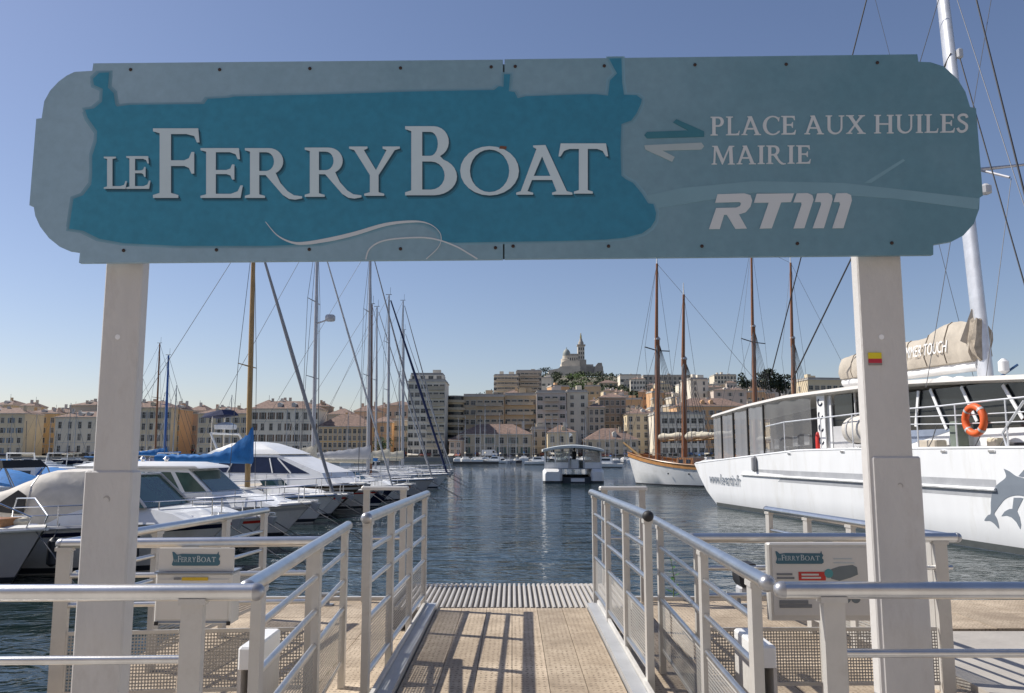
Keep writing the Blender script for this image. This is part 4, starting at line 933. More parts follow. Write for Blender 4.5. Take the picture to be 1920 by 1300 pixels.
# ---------------------------------------------------------------- near left boats
# grey bow with pulpit, cut by the left edge
rz = R(-14); L = 9.0; o = place(84, 1024, 16.8, L, rz)
t = thing('motorboat', 'grey boat bow with steel pulpit at the far left edge', 'boat', o, rz)
H = Hull(L, 3.0, .95, 1.15, .75, .6); H.build(t, M_greyhull, M_deck, M_white, M_boot)
for y in (-1, 1):
    a, b, c = H.edge(.8, y, .06), H.edge(.9, y, .05), H.edge(.97, y, 0)
    MB().tube([a, a + Vector((.15, 0, .55)), b + Vector((.1, 0, .55)), c + Vector((.1, 0, .2)), c], .017, 8).build('pulpit', M_steel, t, True)
MB().lathe([(.02, 0), (.2, .02), (.23, .1), (.18, .16), (.02, .18)], (L - .9, .2, 1.12), 12).build('rope_coil', M_cream, t, True)
MB().box(L - 1.4, L - .8, -.3, .2, 1.12, 1.3).build('anchor_locker', M_teak, t)
cabin(t, 'cabin', [(1, .95), (6.5, 1.0), (5.6, 1.35), (1.2, 1.5)], 1.1, .85, .95, 1.5, M_white)
MB().tube([H.edge(.97, 0) + Vector((0, -.05, 0)), Vector((L + 1.5, -.5, -.15))], .012, 6).build('mooring_rope', M_rope, t)

# sports cruiser with a white canvas cover
rz = R(-6); L = 8.6; o = place(440, 972, 19.0, L, rz)
t = thing('sports_cruiser', 'white sports cruiser with canvas cockpit cover behind the left post', 'boat', o, rz)
H = Hull(L, 3.0, .95, 1.2, 1.2, .6); H.build(t, M_white, M_deck, M_greyhull, M_boot); H.rail(t, .5, .95, .42, 4, 2); dress(t, H, (.62, .8), stripe=M_navy)
cabin(t, 'coachroof', [(3.4, 1.0), (8.1, 1.1), (7.6, 1.3), (6.9, 1.42), (3.6, 1.5)], 1.1, .8, 1.0, 1.55, M_white)
cabin(t, 'windscreen', [(5.7, 1.42), (7.0, 1.42), (6.3, 2.1), (5.75, 2.15)], .98, .8, 1.42, 2.15, M_green_glass)
MB().tube([(7.03, -.99, 1.43), (6.33, -.82, 2.12), (6.33, .82, 2.12), (7.03, .99, 1.43)], .03, 6).build('windscreen_frame', M_greyhull, t)
key_ = ((.6, 1.0, 1.15), (1.6, 1.15, 1.2), (2.8, 1.55, 1.22), (3.8, 1.98, 1.2), (4.8, 2.32, 1.1), (5.4, 2.34, .95), (5.75, 2.16, .84))
rings = []; rw = random.Random(8)
for i in range(31):
    x = .6 + 5.15 * i / 30
    for A_, B_ in zip(key_, key_[1:]):
        if A_[0] <= x <= B_[0] + 1e-6: u = (x - A_[0]) / (B_[0] - A_[0]); z = A_[1] + (B_[1] - A_[1]) * u; wv = A_[2] + (B_[2] - A_[2]) * u
    sagv = -.09 * abs(math.sin(i / 30 * math.pi * 4))              # cloth sags between its hoops
    rings.append([(x + rw.uniform(-.01, .01), wv * c_ + rw.uniform(-.012, .012) + sagv * c_ * .8, .98 + (z - .98 + sagv) * s_ + rw.uniform(-.01, .01)) for c_, s_ in ((1, 0), (1.02, .25), (.99, .5), (.92, .76), (.72, .95), (.36, .99), (0, 1), (-.36, .99), (-.72, .95), (-.92, .76), (-.99, .5), (-1.02, .25), (-1, 0))])
cv = MB().loft(rings, closed=False).build('canvas_cover', M_tent, t, True)
for i in (7, 15, 22): MB().tube([Vector(p) + Vector((0, 0, .006)) for p in rings[i]], .012, 5).build('cover_seam', M_greyhull, cv)
for y in (-1, 1): MB().prism([(3.5, 1.35), (4.35, 1.28), (4.4, 1.68), (4.2, 1.8)], y * 1.19, y * 1.215).build('cover_window', M_dark, t)
MB().tube([(2.9, -1.62, .15), (2.9, -1.62, .2), (2.9, -1.62, .68), (2.9, -1.62, .75)], [.04, .13, .13, .04], 10).build('fender', M_fender, t, True)
stay(t, (2.9, -1.62, .74), (2.9, -1.4, 1.12), .01, M_rope, 'fender_rope')

# pilothouse boat
rz = R(-7); L = 8.0; o = place(588, 941, 26.3, L, rz)
t = thing('pilothouse_boat', 'white pilothouse motorboat with green tinted windows beside the left post', 'boat', o, rz)
H = Hull(L, 2.9, .8, 1.1, 1.0, .6); H.build(t, M_white, M_deck, M_greyhull, M_boot); H.rail(t, .42, .95, .5, 5, 2); dress(t, H, (.4, .6, .78), stripe=M_greyhull)
cabin(t, 'foredeck_trunk', [(3.4, .9), (7.2, 1.0), (6.4, 1.22), (5, 1.35), (3.4, 1.4)], 1.1, .85, .9, 1.4, M_white)
cabin(t, 'pilothouse', [(1.2, .85), (5.3, .85), (5.2, 1.35), (4.3, 2.12), (1.2, 2.12)], 1.15, .98, .85, 2.12, M_white)
sidewin(t, [[(1.5, 1.42), (2.9, 1.42), (2.9, 2.02), (1.5, 2.02)], [(3.0, 1.42), (4.15, 1.42), (3.75, 2.02), (3.0, 2.02)], [(4.3, 1.42), (5.0, 1.42), (4.35, 2.0), (3.9, 2.02)]], 1.15, .98, .85, 2.12, M_green_glass)
MB().quad((5.13, -.95, 1.44), (5.13, .95, 1.44), (4.42, .88, 2.05), (4.42, -.88, 2.05)).build('windscreen', M_green_glass, t)
MB().loft([[(.7, -1.1, 2.13), (4.7, -1.05, 2.13), (4.7, 1.05, 2.13), (.7, 1.1, 2.13)], [(.6, -1.15, 2.2), (4.6, -1.1, 2.2), (4.6, 1.1, 2.2), (.6, 1.15, 2.2)], [(1.2, -.85, 2.34), (4.0, -.8, 2.32), (4.0, .8, 2.32), (1.2, .85, 2.34)]], cap=True).build('roof', M_white, t, True)
for x in (1.6, 2.4, 3.2): MB().lathe([(.06, 2.33), (.06, 2.4), (.1, 2.42), (.03, 2.5)], (x, -.3, 0), 8).build('roof_lamp', M_steel, t)

# low open boat between the two cabin boats
rz = R(-9); L = 6.6; o = place(505, 958, 22.7, L, rz)
t = thing('motorboat', 'low white open boat with small windscreen moored between the two cabin boats', 'boat', o, rz)
H = Hull(L, 2.4, .75, .95, .9, .6); H.build(t, M_white, M_deck, M_greyhull, M_boot); H.rail(t, .5, .95, .38, 4, 1); dress(t, H, (.4, .66), stripe=M_red, hatch=True)
cabin(t, 'cuddy', [(3.0, .8), (5.6, .9), (5.0, 1.1), (3.2, 1.22)], .85, .6, .8, 1.22, M_white)
MB().loft([[(3.3, -.8, 1.15), (3.75, -.5, 1.2), (3.75, .5, 1.2), (3.3, .8, 1.15)], [(3.0, -.72, 1.5), (3.4, -.45, 1.55), (3.4, .45, 1.55), (3.0, .72, 1.5)]], closed=False).build('windscreen', M_green_glass, t)
MB().loft([[(x, y * 1.0, .78 + z * h) for y, z in ((-1, 0), (-.8, .8), (0, 1), (.8, .8), (1, 0))] for x, h in ((.2, .25), (1.2, .45), (2.2, .55), (3.0, .6))], closed=False).build('cockpit_cover', M_beige, t, True)

for px_, py_, d_, lb in ((655, 930, 34.4, 'low white open boat moored between the wooden-masted sloop and the dark-windowed yacht'), (712, 917, 39.3, 'low white open boat moored beyond the dark-windowed motor yacht'), (775, 908, 45.2, 'low white open boat moored before the pale grey yacht')):
    c2 = copy_tree(t); c2.location = place(px_, py_, d_, L, rz); c2['label'] = lb
# sloop with the wooden mast and blue sail cover
t = sailboat('sloop with yellow wooden mast and bright blue sail cover', 632, 926, 31.8, 10.2, -4, 11.6, 3.5, mast=M_wood, r=.105, cover=M_blue, furl=pm('furled_grey_jib', (.30, .30, .31), .8), boom=3.7, spread=(.45,), fr=.08, peak=1.2, pw=4.6, hood=M_beige, rs=.011)
# second white motorboat with navy hull ahead
rz = R(-16); L = 10.4; o = place(686, 922, 37.0, L, rz)
t = thing('flybridge_yacht', 'white motor yacht with wide dark wraparound windows and domed roof', 'boat', o, rz)
H = Hull(L, 3.7, 1.1, 1.3, 1.6, .55); H.build(t, M_brownhull, M_deck, M_white, M_boot); H.rail(t, .45, .96, .5, 6, 2); dress(t, H, (.45, .62, .78), stripe=M_white)
cabin(t, 'foredeck_trunk', [(6.5, 1.2), (9.7, 1.3), (9.2, 1.55), (8, 1.75), (6.5, 1.8)], 1.4, 1.05, 1.2, 1.85, M_white)
cabin(t, 'superstructure', [(2.70, 1.2), (9.40, 1.2), (9.00, 1.75), (6.70, 2.55), (3.50, 2.55), (2.70, 1.9)], 1.55, 1.25, 1.2, 2.6, M_white)
sidewin(t, [[(3.40, 1.75), (8.40, 1.72), (6.70, 2.42), (4.10, 2.45)]], 1.55, 1.25, 1.2, 2.6, M_navy)
MB().loft([[(3.10, -1.35, 2.56), (6.90, -1.3, 2.56), (6.90, 1.3, 2.56), (3.10, 1.35, 2.56)], [(3.40, -1.3, 2.72), (6.50, -1.2, 2.72), (6.50, 1.2, 2.72), (3.40, 1.3, 2.72)], [(4.10, -.9, 3.05), (5.50, -.8, 3.05), (5.50, .8, 3.05), (4.10, .9, 3.05)], [(4.50, -.3, 3.12), (5.10, -.3, 3.12), (5.10, .3, 3.12), (4.50, .3, 3.12)]], cap=True).build('roof', M_white, t, True)
for xa_, xb_ in ((4.3, 4.55), (5.4, 5.5), (6.6, 6.35), (7.5, 6.75)):
    for y in (-1, 1):
        hw_ = lambda z: 1.55 + (1.25 - 1.55) * (z - 1.2) / 1.4 + .02
        MB().obox((xa_, y * hw_(1.74), 1.74), (xb_, y * hw_(2.38), 2.38), .03, .06).build('window_mullion', M_white, t)
MB().tube([(3.70, -1.2, 2.5), (3.10, -1.1, 3.5), (3.10, 1.1, 3.5), (3.70, 1.2, 2.5)], .05, 8).build('radar_arch', M_white, t, True)
MB().lathe([(.5, 3.72), (.52, 3.9), (.3, 4.0), (.05, 4.05)], (3.1, 0, 0), 14).build('satellite_dome', M_white, t, True)
MB().loft([[(2.20, -.6, 4.25), (3.40, -.6, 4.38), (3.40, .6, 4.38), (2.20, .6, 4.25)], [(2.30, -.5, 4.45), (3.20, -.5, 4.62), (3.20, .5, 4.62), (2.30, .5, 4.45)]], cap=True).build('bimini', M_navycan, t)
for y in (-.8, .8): MB().tube([(2.70, y * .6, 2.55), (2.70, y * .6, 4.3)], .02, 6).build('bimini_pole', M_steel, t)
# more yachts along the channel
sailboat('navy hulled yacht with white bow and tall grey mast carrying a radar', 742, 914, 41.5, 11.5, -4, 14.2, 4.2, M_navy, r=.10, cover=M_cream, furl=pm('furled_white_jib', (.5, .5, .5), .7), boom=4.6, spread=(.4, .7), boot=M_white, peak=.75)
rd = [o for o in bpy.data.objects if o.get('label', '').startswith('navy hulled yacht')][0]
MB().tube([(7.3, 0, 9.2), (7.75, 0, 9.35)], .04, 6).build('radar_bracket', M_almast, rd)
MB().lathe([(.22, 9.3), (.26, 9.36), (.26, 9.55), (.2, 9.62)], (7.95, 0, 0), 14).build('radar_dome', M_greyhull, rd, True)
sailboat('pale grey yacht with upright bow and grey covered boom', 815, 897, 49.5, 12.5, -3, 15.3, 4.0, M_greyhull, r=.105, cover=M_greyhull, furl=_M['furled_grey_jib'], boom=5, spread=(.42, .7), peak=.6)
sailboat('white yacht nearest the open channel with black furled jib', 842, 888, 62, 12, -3, 14.6, 4.6, M_white, r=.09, cover=M_cream, furl=M_navycan, boom=4.4, spread=(.45, .72), fr=.10)
sailboat('white yacht with brown wooden mast in the middle of the left row', 790, 903, 55, 11, -3, 12.6, 3.4, M_white, M_brownmast, .1, M_cream, None, 4, spread=(.5,))
sailboat('white yacht with slim mast behind the brown mast', 812, 893, 66, 11, -3, 14.4, 4.6, M_white, None, .08, M_blue, _M['furled_white_jib'], 4)
sailboat('white ketch with two crosstrees near the end of the row', 846, 884, 74, 12, -3, 16.4, 4.4, M_white, None, .085, M_cream, _M['furled_grey_jib'], 4.4, spread=(.35, .65))
sailboat('last white yacht of the left row', 850, 881, 86, 11, -3, 15.5, 5.2, M_white, None, .08, M_navycan, _M['furled_white_jib'], 4, light=True)
sailboat('small white yacht with short mast at the end of the left row', 838, 884, 96, 9, -2, 12.0, 5.5, M_white, None, .075, M_cream, None, 3.2, light=True)
# boats further left
sailboat('yacht with bright blue mast right of the left white post', 380, 880, 70, 10, -3, 10.9, 3.3, M_white, pm('blue_spar', (.03, .12, .38), .4), .11, M_blue, None, 4)
sailboat('yacht with bare brown mast right of the left white post', 372, 878, 78, 10, -3, 13, 4.2, M_white, M_brownmast, .09, M_cream, None, 4)
rz = R(-9); o = place(62, 930, 24, 7, rz)
t = thing('motorboat', 'small boat under a blue tarpaulin at the left edge', 'boat', o, rz)
H = Hull(7, 2.5, .8, .95); H.build(t, M_white, None, M_greyhull, M_boot)
MB().loft([[(x, y * wv, .9 + zz * h) for y, zz in ((1, 0), (.9, .5), (.3, .95), (-.3, .95), (-.9, .5), (-1, 0))] for x, wv, h in ((.2, 1.1, .4), (1.5, 1.2, .8), (3.5, 1.2, .9), (5.2, .9, .5), (5.9, .5, .15))], cap=True).build('tarpaulin', pm('light_blue_tarp', (.06, .22, .46), .6, bump=.8, bscale=4, var=.3), t, True)
rz = R(-8); o = place(150, 925, 29, 7.5, rz)
t = thing('motorboat', 'open motorboat with black folding bimini left of the white post', 'boat', o, rz)
H = Hull(7.5, 2.6, .85, 1.0); H.build(t, M_white, None, M_greyhull, M_boot)
MB().loft([[(3.6, -1.15, 2.05), (5.4, -1.1, 2.1), (5.4, 1.1, 2.1), (3.6, 1.15, 2.05)], [(3.75, -1.0, 2.32), (5.2, -.95, 2.36), (5.2, .95, 2.36), (3.75, 1.0, 2.32)]], cap=True).build('bimini', pm('black_canvas', (.015, .015, .017), .8), t)
for y in (-1.05, 1.05):
    for a, b in ((3.7, 4.4), (5.3, 4.4), (5.4, 6.0)): MB().tube([(a, y, 2.1), (b, y, .95)], .02, 6).build('bimini_pole', M_grey, t)
cabin(t, 'console', [(3.6, .85), (4.8, .85), (4.5, 1.4), (3.8, 1.45)], .6, .5, .85, 1.45, M_white)
# flag on a boat stern
v = at(52, 928, 22); t = thing('flag', 'blue white and red ensign hanging at the left edge', 'flag', (v.x, 22, v.z - .3))
MB().tube([(0, 0, -.4), (.12, 0, .62)], .012, 6).build('staff', M_white, t)
for k, c in enumerate(((.02, .05, .3), (.8, .8, .8), (.6, .03, .03))):
    MB().loft([[(.1 + .02*k + .11*k, .015 * math.sin(z * 9 + k), .55 - z - .02*k), (.2 + .02*k + .11*k, .015 * math.sin(z * 9 + k + 1), .53 - z - .03*k)] for z in (0, .1, .2, .3, .4)], closed=False).build('flag_band', pm('flag_%d' % k, c, .8), t)

# small far boats: built once, copied one by one
def small_proto(cover, hull, top, furl):
    t = thing('sailboat', 'x', 'sailboat', (0, 0, 0))
    H = Hull(8, 2.6, .8, 1.05, .8, n=8); H.build(t, hull, None, None, M_boot)
    cabin(t, 'coachroof', [(1.8, .85), (5.6, .85), (5.0, 1.25), (2, 1.35)], .8, .65, .85, 1.35, M_deck)
    sidewin(t, [[(2.5, 1.0), (4.6, 1.0), (4.4, 1.15), (2.6, 1.18)]], .8, .65, .85, 1.35, M_glass)
    MB().tube([(4.6, 0, 1.2), (4.55, 0, top)], [.085, .055], 7).build('mast', M_almast, t, True)
    MB().tube([(4.5, 0, 2.2), (1.6, 0, 2.3)], [.2, .12], 7).build('sail_cover', cover, t, True)
    MB().tube([(7.9, 0, 1.1), (4.6, 0, top - .4)], .035, 5).build('forestay', furl, t)
    stay(t, (.1, 0, .9), (4.5, 0, top), .018); 
    for y in (-1, 1):
        stay(t, (4.3, y * 1.1, .95), (4.55, 0, top - .3), .018)
    MB().tube([(4.58, -.7, top * .55), (4.58, .7, top * .55)], .03, 5).build('spreader', M_almast, t)
    return t
PR = [small_proto(M_cream, M_white, 10.5, M_grey), small_proto(M_blue, M_white, 12.0, M_greyhull), small_proto(M_navycan, M_greyhull, 11.2, M_rope), small_proto(M_cream, M_navy, 13.0, M_grey)]
cnt = [0, 0, 0, 0]
rb = random.Random(21)
LAB = ['white sailboat with cream sail cover', 'white sailboat with blue sail cover', 'grey sailboat with navy sail cover', 'navy hulled sailboat with cream sail cover']
def far_boats(spots, where, grp):
    for i, (px, d, rz) in enumerate(sorted(spots)):
        k = rb.randrange(4); p = PR[k]; v = at(px, 870, d)
        o = p if cnt[k] == 0 else copy_tree(p); cnt[k] += 1
        s = rb.uniform(.85, 1.2); o.location = (v.x, d, WZ); o.rotation_euler = (0, 0, rz); o.scale = (s, s, s * rb.uniform(.9, 1.15))
        o['label'] = '%s, %s from the left %s' % (LAB[k], ordn(i), where); o['group'] = grp
far_boats([(862 + i * 12.4 + rb.uniform(-5, 5), rb.uniform(215, 262), R(90 + rb.uniform(-12, 12))) for i in range(27)], 'before the far warehouses', 'sailboats before the far warehouses')
far_boats([(-10 + i * 37 + rb.uniform(-12, 12), rb.uniform(110, 235), R(rb.choice([0, 180, 90]) + rb.uniform(-10, 10))) for i in range(20)], 'in the left basin', 'sailboats in the left basin')
far_boats([(1290 + i * 26 + rb.uniform(-9, 9), rb.uniform(150, 240), R(90 + rb.uniform(-15, 15))) for i in range(7)], 'behind the schooner', 'sailboats behind the schooner')
# packed motorboats of the left basin: three kinds, copied
def mb_proto(kind):
    t = thing('motorboat', 'x', 'boat', (0, 0, 0)); H = Hull(7, 2.5, .8, 1.0, .9, n=10); H.build(t, M_white, None, M_greyhull, M_boot); H.rail(t, .5, .94, .45, 3, 1); dress(t, H, (.3, .6), stripe=(M_navy, M_red, M_grey)[kind], hatch=False, anchor=False)
    cabin(t, 'cabin', [(2.2, .85), (5.6, .9), (4.9, 1.3), (4.2, 1.9), (2.4, 1.95)], .95, .78, .85, 1.95, M_white)
    sidewin(t, [[(2.6, 1.35), (3.6, 1.35), (3.6, 1.8), (2.6, 1.8)], [(3.7, 1.35), (4.6, 1.33), (4.15, 1.8), (3.7, 1.8)]], .95, .78, .85, 1.95, M_glass)
    if kind == 0:
        for x in (.5, 1.9): MB().tube([(x, -.95, .9), (x, -.9, 2.3), (x, .9, 2.3), (x, .95, .9)], .02, 6).build('bimini_hoop', M_steel, t)
        MB().loft([[(x, y, z) for y, z in ((-.95, 2.2), (-.6, 2.36), (.6, 2.36), (.95, 2.2))] for x in (.3, 1.2, 2.1)], closed=False).build('bimini', M_navycan, t)
    if kind == 1: MB().loft([[(x, y * 1.05, .85 + z * h) for y, z in ((-1, 0), (-.9, .6), (-.3, 1), (.3, 1), (.9, .6), (1, 0))] for x, h in ((.1, .3), (.8, .8), (1.6, 1.0), (2.4, 1.1))], closed=False).build('cockpit_cover', M_blue, t, True)
    if kind == 2:
        MB().tube([(1.6, -.9, .9), (1.3, -.8, 2.6), (1.3, .8, 2.6), (1.6, .9, .9)], .04, 8).build('targa_arch', M_white, t, True)
        MB().tube([(1.3, .3, 2.6), (1.2, .3, 4.2)], .015, 5).build('aerial', M_rope, t)
    return t
MP = [mb_proto(k) for k in range(3)]; mc = [0, 0, 0]
ML = ['white motorboat with navy bimini', 'white motorboat with blue cockpit cover', 'white motorboat with arch and aerial']
sp_ = [(-40 + i * 44 + rb.uniform(-14, 14), rb.uniform(33, 44) if i % 2 else rb.uniform(50, 92), R(rb.choice([172, -8, 168]) + rb.uniform(-12, 12))) for i in range(14)]
for i, (px, d, rz) in enumerate(sorted(sp_)):
    k = rb.randrange(3); o = MP[k] if mc[k] == 0 else copy_tree(MP[k]); mc[k] += 1
    X_ = min(at(px, 880, d).x, -16.5 if d < 48 else -14); o.location = (X_, d, WZ); o.rotation_euler = (0, 0, rz)
    o['label'] = '%s, %s from the left in the packed left basin' % (ML[k], ordn(i)); o['group'] = 'packed motorboats of the left basin'
for px, d, lab in ((985, 190, 'small white cabin boat left of the ferry'), (1168, 150, 'small white speedboat between ferry and schooner'), (950, 215, 'small white open boat moored before the stone warehouse'), (25, 60, 'white cabin boat in the left basin near the image edge'), (210, 48, 'white cabin boat behind the left white post'), (330, 55, 'white cabin boat behind the blue sail cover'), (90, 75, 'white cabin boat below the ochre building')):
    rz = R(rb.choice([165, -15])); v = at(px, 870, d); t = thing('motorboat', lab, 'boat', (v.x, d, WZ), rz)
    H = Hull(6.5, 2.3, .7, .95, .9, n=8); H.build(t, M_white, None, M_greyhull, M_boot)
    cabin(t, 'cabin', [(1.8, .75), (4.9, .75), (4.4, 1.2), (3.8, 1.8), (2.0, 1.8)], .9, .75, .75, 1.8, M_white)
    sidewin(t, [[(2.2, 1.25), (4.1, 1.25), (3.7, 1.65), (2.2, 1.65)]], .9, .75, .75, 1.8, M_glass)
tag(MB().box(at(850, 870, 205).x, at(935, 870, 205).x, 203, 206, WZ - .4, WZ + .55).build('floating_dock', pm('dock_dark', (.10, .09, .08), .8)), 'low dark floating dock before the stone warehouse', 'dock')
# ================================================================ schooners
def schooner(label, ox, oy, rz, L, m1, m2, h1, h2, spr, hw=1.9, yard=True):
    t = thing('schooner', label, 'sailing ship', (ox, oy, WZ), rz)
    H = Hull(L, 4.8, 1.85, 2.45, .75, .78, .55, .6, -.6, 18, .6); H.build(t, M_white, M_teak, None, M_boot)
    for y in (-1, 1):                                    # varnished sheer strake and bulwark
        lo, hi, tp = [], [], []
        for i in range(19):
            e = H.edge(i / 18, y); o = Vector((.03 if i == 18 else 0, y * .03, 0))
            lo.append(e + o + Vector((0, 0, -.12))); hi.append(e + o + Vector((0, 0, .2))); tp.append(e + o + Vector((0, y * .02, .22)))
        MB().loft([lo, hi], closed=False).build('wooden_strake', pm('orange_varnish', (.46, .22, .07), .35, var=.2, scale=2), t, True)
        MB().tube(tp, .05, 6).build('cap_rail', M_teak, t, True)
        for k in range(5):
            e = H.edge(.25 + k * .11, y); MB().tube([(e.x, y * (abs(e.y) * .97 + .02), 1.0), (e.x, y * (abs(e.y) * .97 + .04), 1.0)], .07, 8).build('porthole', M_glass, t)
        for k in range(6):
            e = H.edge(.45 + k * .09, y, .05); MB().tube([e + Vector((0, 0, .2)), e + Vector((0, 0, .75))], .02, 5).build('stanchion', M_steel, t)
        MB().tube([H.edge(.45 + k * .09, y, .05) + Vector((0, 0, .75)) for k in range(6)], .015, 5).build('guard_rail', M_rope, t)
    MB().tube([(L - 1.3, 0, 2.25), (L + .5, 0, 3.5)], [.13, .08], 8).build('bowsprit', M_wood, t, True)
    for x0, x1, hh, m in ((L*.60, L*.70, .75, M_teak), (L*.36, L*.5, .95, M_teak), (L*.14, L*.28, 1.3, M_white)):
        c = cabin(t, 'deckhouse', [(x0, 1.3), (x1, 1.3), (x1 - .15, 1.5 + hh), (x0 + .1, 1.5 + hh)], 1.0, .9, 1.3, 1.5 + hh, m)
        sidewin(t, [[(x0 + .3 + k * .7, 1.5 + hh * .4), (x0 + .7 + k * .7, 1.5 + hh * .4), (x0 + .7 + k * .7, 1.5 + hh * .8), (x0 + .3 + k * .7, 1.5 + hh * .8)] for k in range(2)], 1.0, .9, 1.3, 1.5 + hh, M_glass, 'deckhouse_window')
    for mx, h, sp in ((L - m1, h1, spr), (L - m2, h2, None)):
        T = Vector((mx - .35, 0, h)); B0 = Vector((mx, 0, 1.4)); C_ = B0.lerp(T, .62)
        MB().tube([B0, C_], [.24, .2], 12).build('lower_mast', M_brownmast, t, True)
        MB().tube([B0.lerp(T, .58) + Vector((.02, .12, 0)), T], [.16, .1], 10).build('topmast', M_brownmast, t, True)
        MB().lathe([(.1, -.1), (.26, 0), (.26, .12), (.1, .3)], C_, 10).build('mast_cap', M_greyhull, t)
        MB().tube([T, T + Vector((0, 0, 1.0))], [.06, .03], 6).build('masthead_pole', M_white, t)
        if sp:
            z = sp; p = B0.lerp(T, (z - 1.4) / (h - 1.4))
            MB().tube([p + Vector((0, -hw, .08)), p + Vector((0, -.4, -.02)), p, p + Vector((0, .4, -.02)), p + Vector((0, hw, .08))], .05, 6).build('crosstrees', M_rope, t)
        for y in (-1, 1):
            for k in range(5):
                e = H.edge(max(.05, (mx - .3 - .5 * k) / L), y, .02); stay(t, e + Vector((0, 0, .2)), C_ + Vector((0, y * .12, 0)), .02, name='shroud')
            e = H.edge(max(.05, (mx - 1) / L), y, .02); q = Vector((mx - .2, y * hw, sp if sp else h * .55)); stay(t, e, q, .014, name='shroud'); stay(t, q, T, .014, name='shroud')
        bl = 4.4; bz = 3.6
        MB().tube([(mx - .15, 0, bz), (mx - bl, 0, bz + .25)], .09, 8).build('boom', M_wood, t, True)
        rings = []
        for i in range(11):
            u = i / 10; x = mx - .2 - u * (bl - .3); rr_ = .26 + .06 * math.sin(i * 1.9) - .08 * u
            rings.append([(x, rr_ * .8 * math.cos(a), bz + .32 + .25 * u + rr_ * math.sin(a)) for a in [2 * math.pi * k / 10 for k in range(10)]])
        MB().loft(rings, cap=True).build('furled_sail', M_cream, t, True)
    T1 = Vector((L - m1 - .35, 0, h1)); T2 = Vector((L - m2 - .35, 0, h2))
    for a, b in ((Vector((L + .45, 0, 3.45)), T1), (Vector((L + .3, 0, 2.5)), T1.lerp(Vector((L - m1, 0, 1.4)), .4)), (T1, T2), (Vector((.2, 0, 1.9)), T2)): stay(t, a, b, .016)
    return t
rz = math.atan2(.67, -.74)
schooner('white two-masted wooden schooner moored beyond the white catamaran', 9.95 + 17 * .74, 71 - 17 * .67, rz, 17, 2.9, 5.4, 18.6, 15.6, 11.2)
b3 = at(1418, 740, 82)
schooner('second brown-masted schooner hidden behind the catamaran', b3.x + 9.3, 82 - 10 * .9, rz, 17, 4.0, 8.0, 23.5, 21.0, 13.6, 2.6)

# ================================================================ white catamaran
CD = Vector((-.146, .989, 0)).normalized(); CO = Vector((10.0, 41.3, WZ)); CRZ = math.atan2(CD.y, CD.x); CN = Vector((-CD.y, CD.x, 0))
ct = thing('catamaran', 'large white sailing catamaran with grey stripe and dolphin emblem', 'catamaran', CO, CRZ)
def cpl(px, py, y=0.0):
    """point of the catamaran's own side plane (y metres out from the hull side) seen at a photo pixel, in its own coordinates"""
    cx = (px - 960) / FPX; cy = (650 - py) / FPX; c, s = math.cos(PITCH), math.sin(PITCH); dr = Vector((cx, c - cy * s, s + cy * c))
    p0 = CO + CN * y; k = (p0 - EYE).dot(CN) / dr.dot(CN); p = EYE + dr * k - CO
    return p.dot(CD), p.z
def cdk(x): # deck height above water
    P = [(-40, 2.72), (-12, 2.72), (-8.5, 2.68), (-3.8, 2.42), (2.6, 2.06)]
    for (a, za), (b, zb) in zip(P, P[1:]):
        if x <= b: return za + (zb - za) * (x - a) / (b - a)
    return P[-1][1]
def cend(z): return 2.7 * (max(0, z) / 2.06) ** .75
M_cat = pm('catamaran_white', (.80, .81, .82), .3, var=.04, scale=.6, dirt=(.62, .61, .57), dscale=.9, stretch=(1.6, 1.6, .35), bump=.03, bscale=1.2)
for y0 in (0, -7.4):
    rings = []
    for x in [-34, -28, -22, -16, -12, -8.5, -6, -3.8, -2, -.8, 0]:
        dz = cdk(x if x < 0 else 2.6); sec = [(y0, 1.0), (y0 - .02, .66), (y0 - .07, .33), (y0 - .16, .0), (y0 - .5, -.2), (y0 - 1.3, -.24), (y0 - 2.1, -.2), (y0 - 2.44, 0), (y0 - 2.53, .33), (y0 - 2.58, .66), (y0 - 2.6, 1.0)]
        f = max(0, (x + 6) / 6) ** 2 if x > -6 else 0
        rings.append([(x + (cend(q * dz) if x == 0 else cend(q * dz) * f), y, q * dz if q > 0 else q * 2) for y, q in sec])
    mb = MB().loft(rings, closed=False); n_ = 11
    mb.f.append(tuple(range((len(rings) - 1) * n_, len(rings) * n_)))
    mb.build('hull', M_cat, ct, True)
    MB().loft([[(x, y0 - .13, .22), (x, y0 - .165, -.02)] for x in (-34, -20, -8, -1, .28)], closed=False).v
    st_ = MB().loft([[(x, y0 + .012 - .05 * (.25 / .9), .02), (x, y0 - .05, .20)] for x in (-34, -20, -8, -2, .1)], closed=False)
    st_.v = [(v[0], y0 - .1 if v[2] > .1 else y0 - .14, v[2]) for v in st_.v]
    st_.build('boot_stripe', pm('cat_waterline', (.09, .10, .10), .6), ct)
MB().loft([[(x, -.02, cdk(x) - .02), (x, -9.98, cdk(x) - .02)] for x in (-34, -20, -12, -8.5, -6, -3.8, -2, 0, 2.6)], closed=False).build('deck', M_deck, ct)
MB().tube([(x, -.03, cdk(x) + .02) for x in (-34, -20, -12, -8.5, -6, -3.8, -2, 0, 2.5)], .05, 6).build('toe_rail', M_cat, ct, True)
def hull_y(z, dz=2.72):
    P = [(0, -.16), (.33, -.07), (.66, -.02), (1, 0)]; q = max(0, min(1, z / dz))
    for (a, ya), (b, yb) in zip(P, P[1:]):
        if q <= b: return ya + (yb - ya) * (q - a) / (b - a)
    return 0
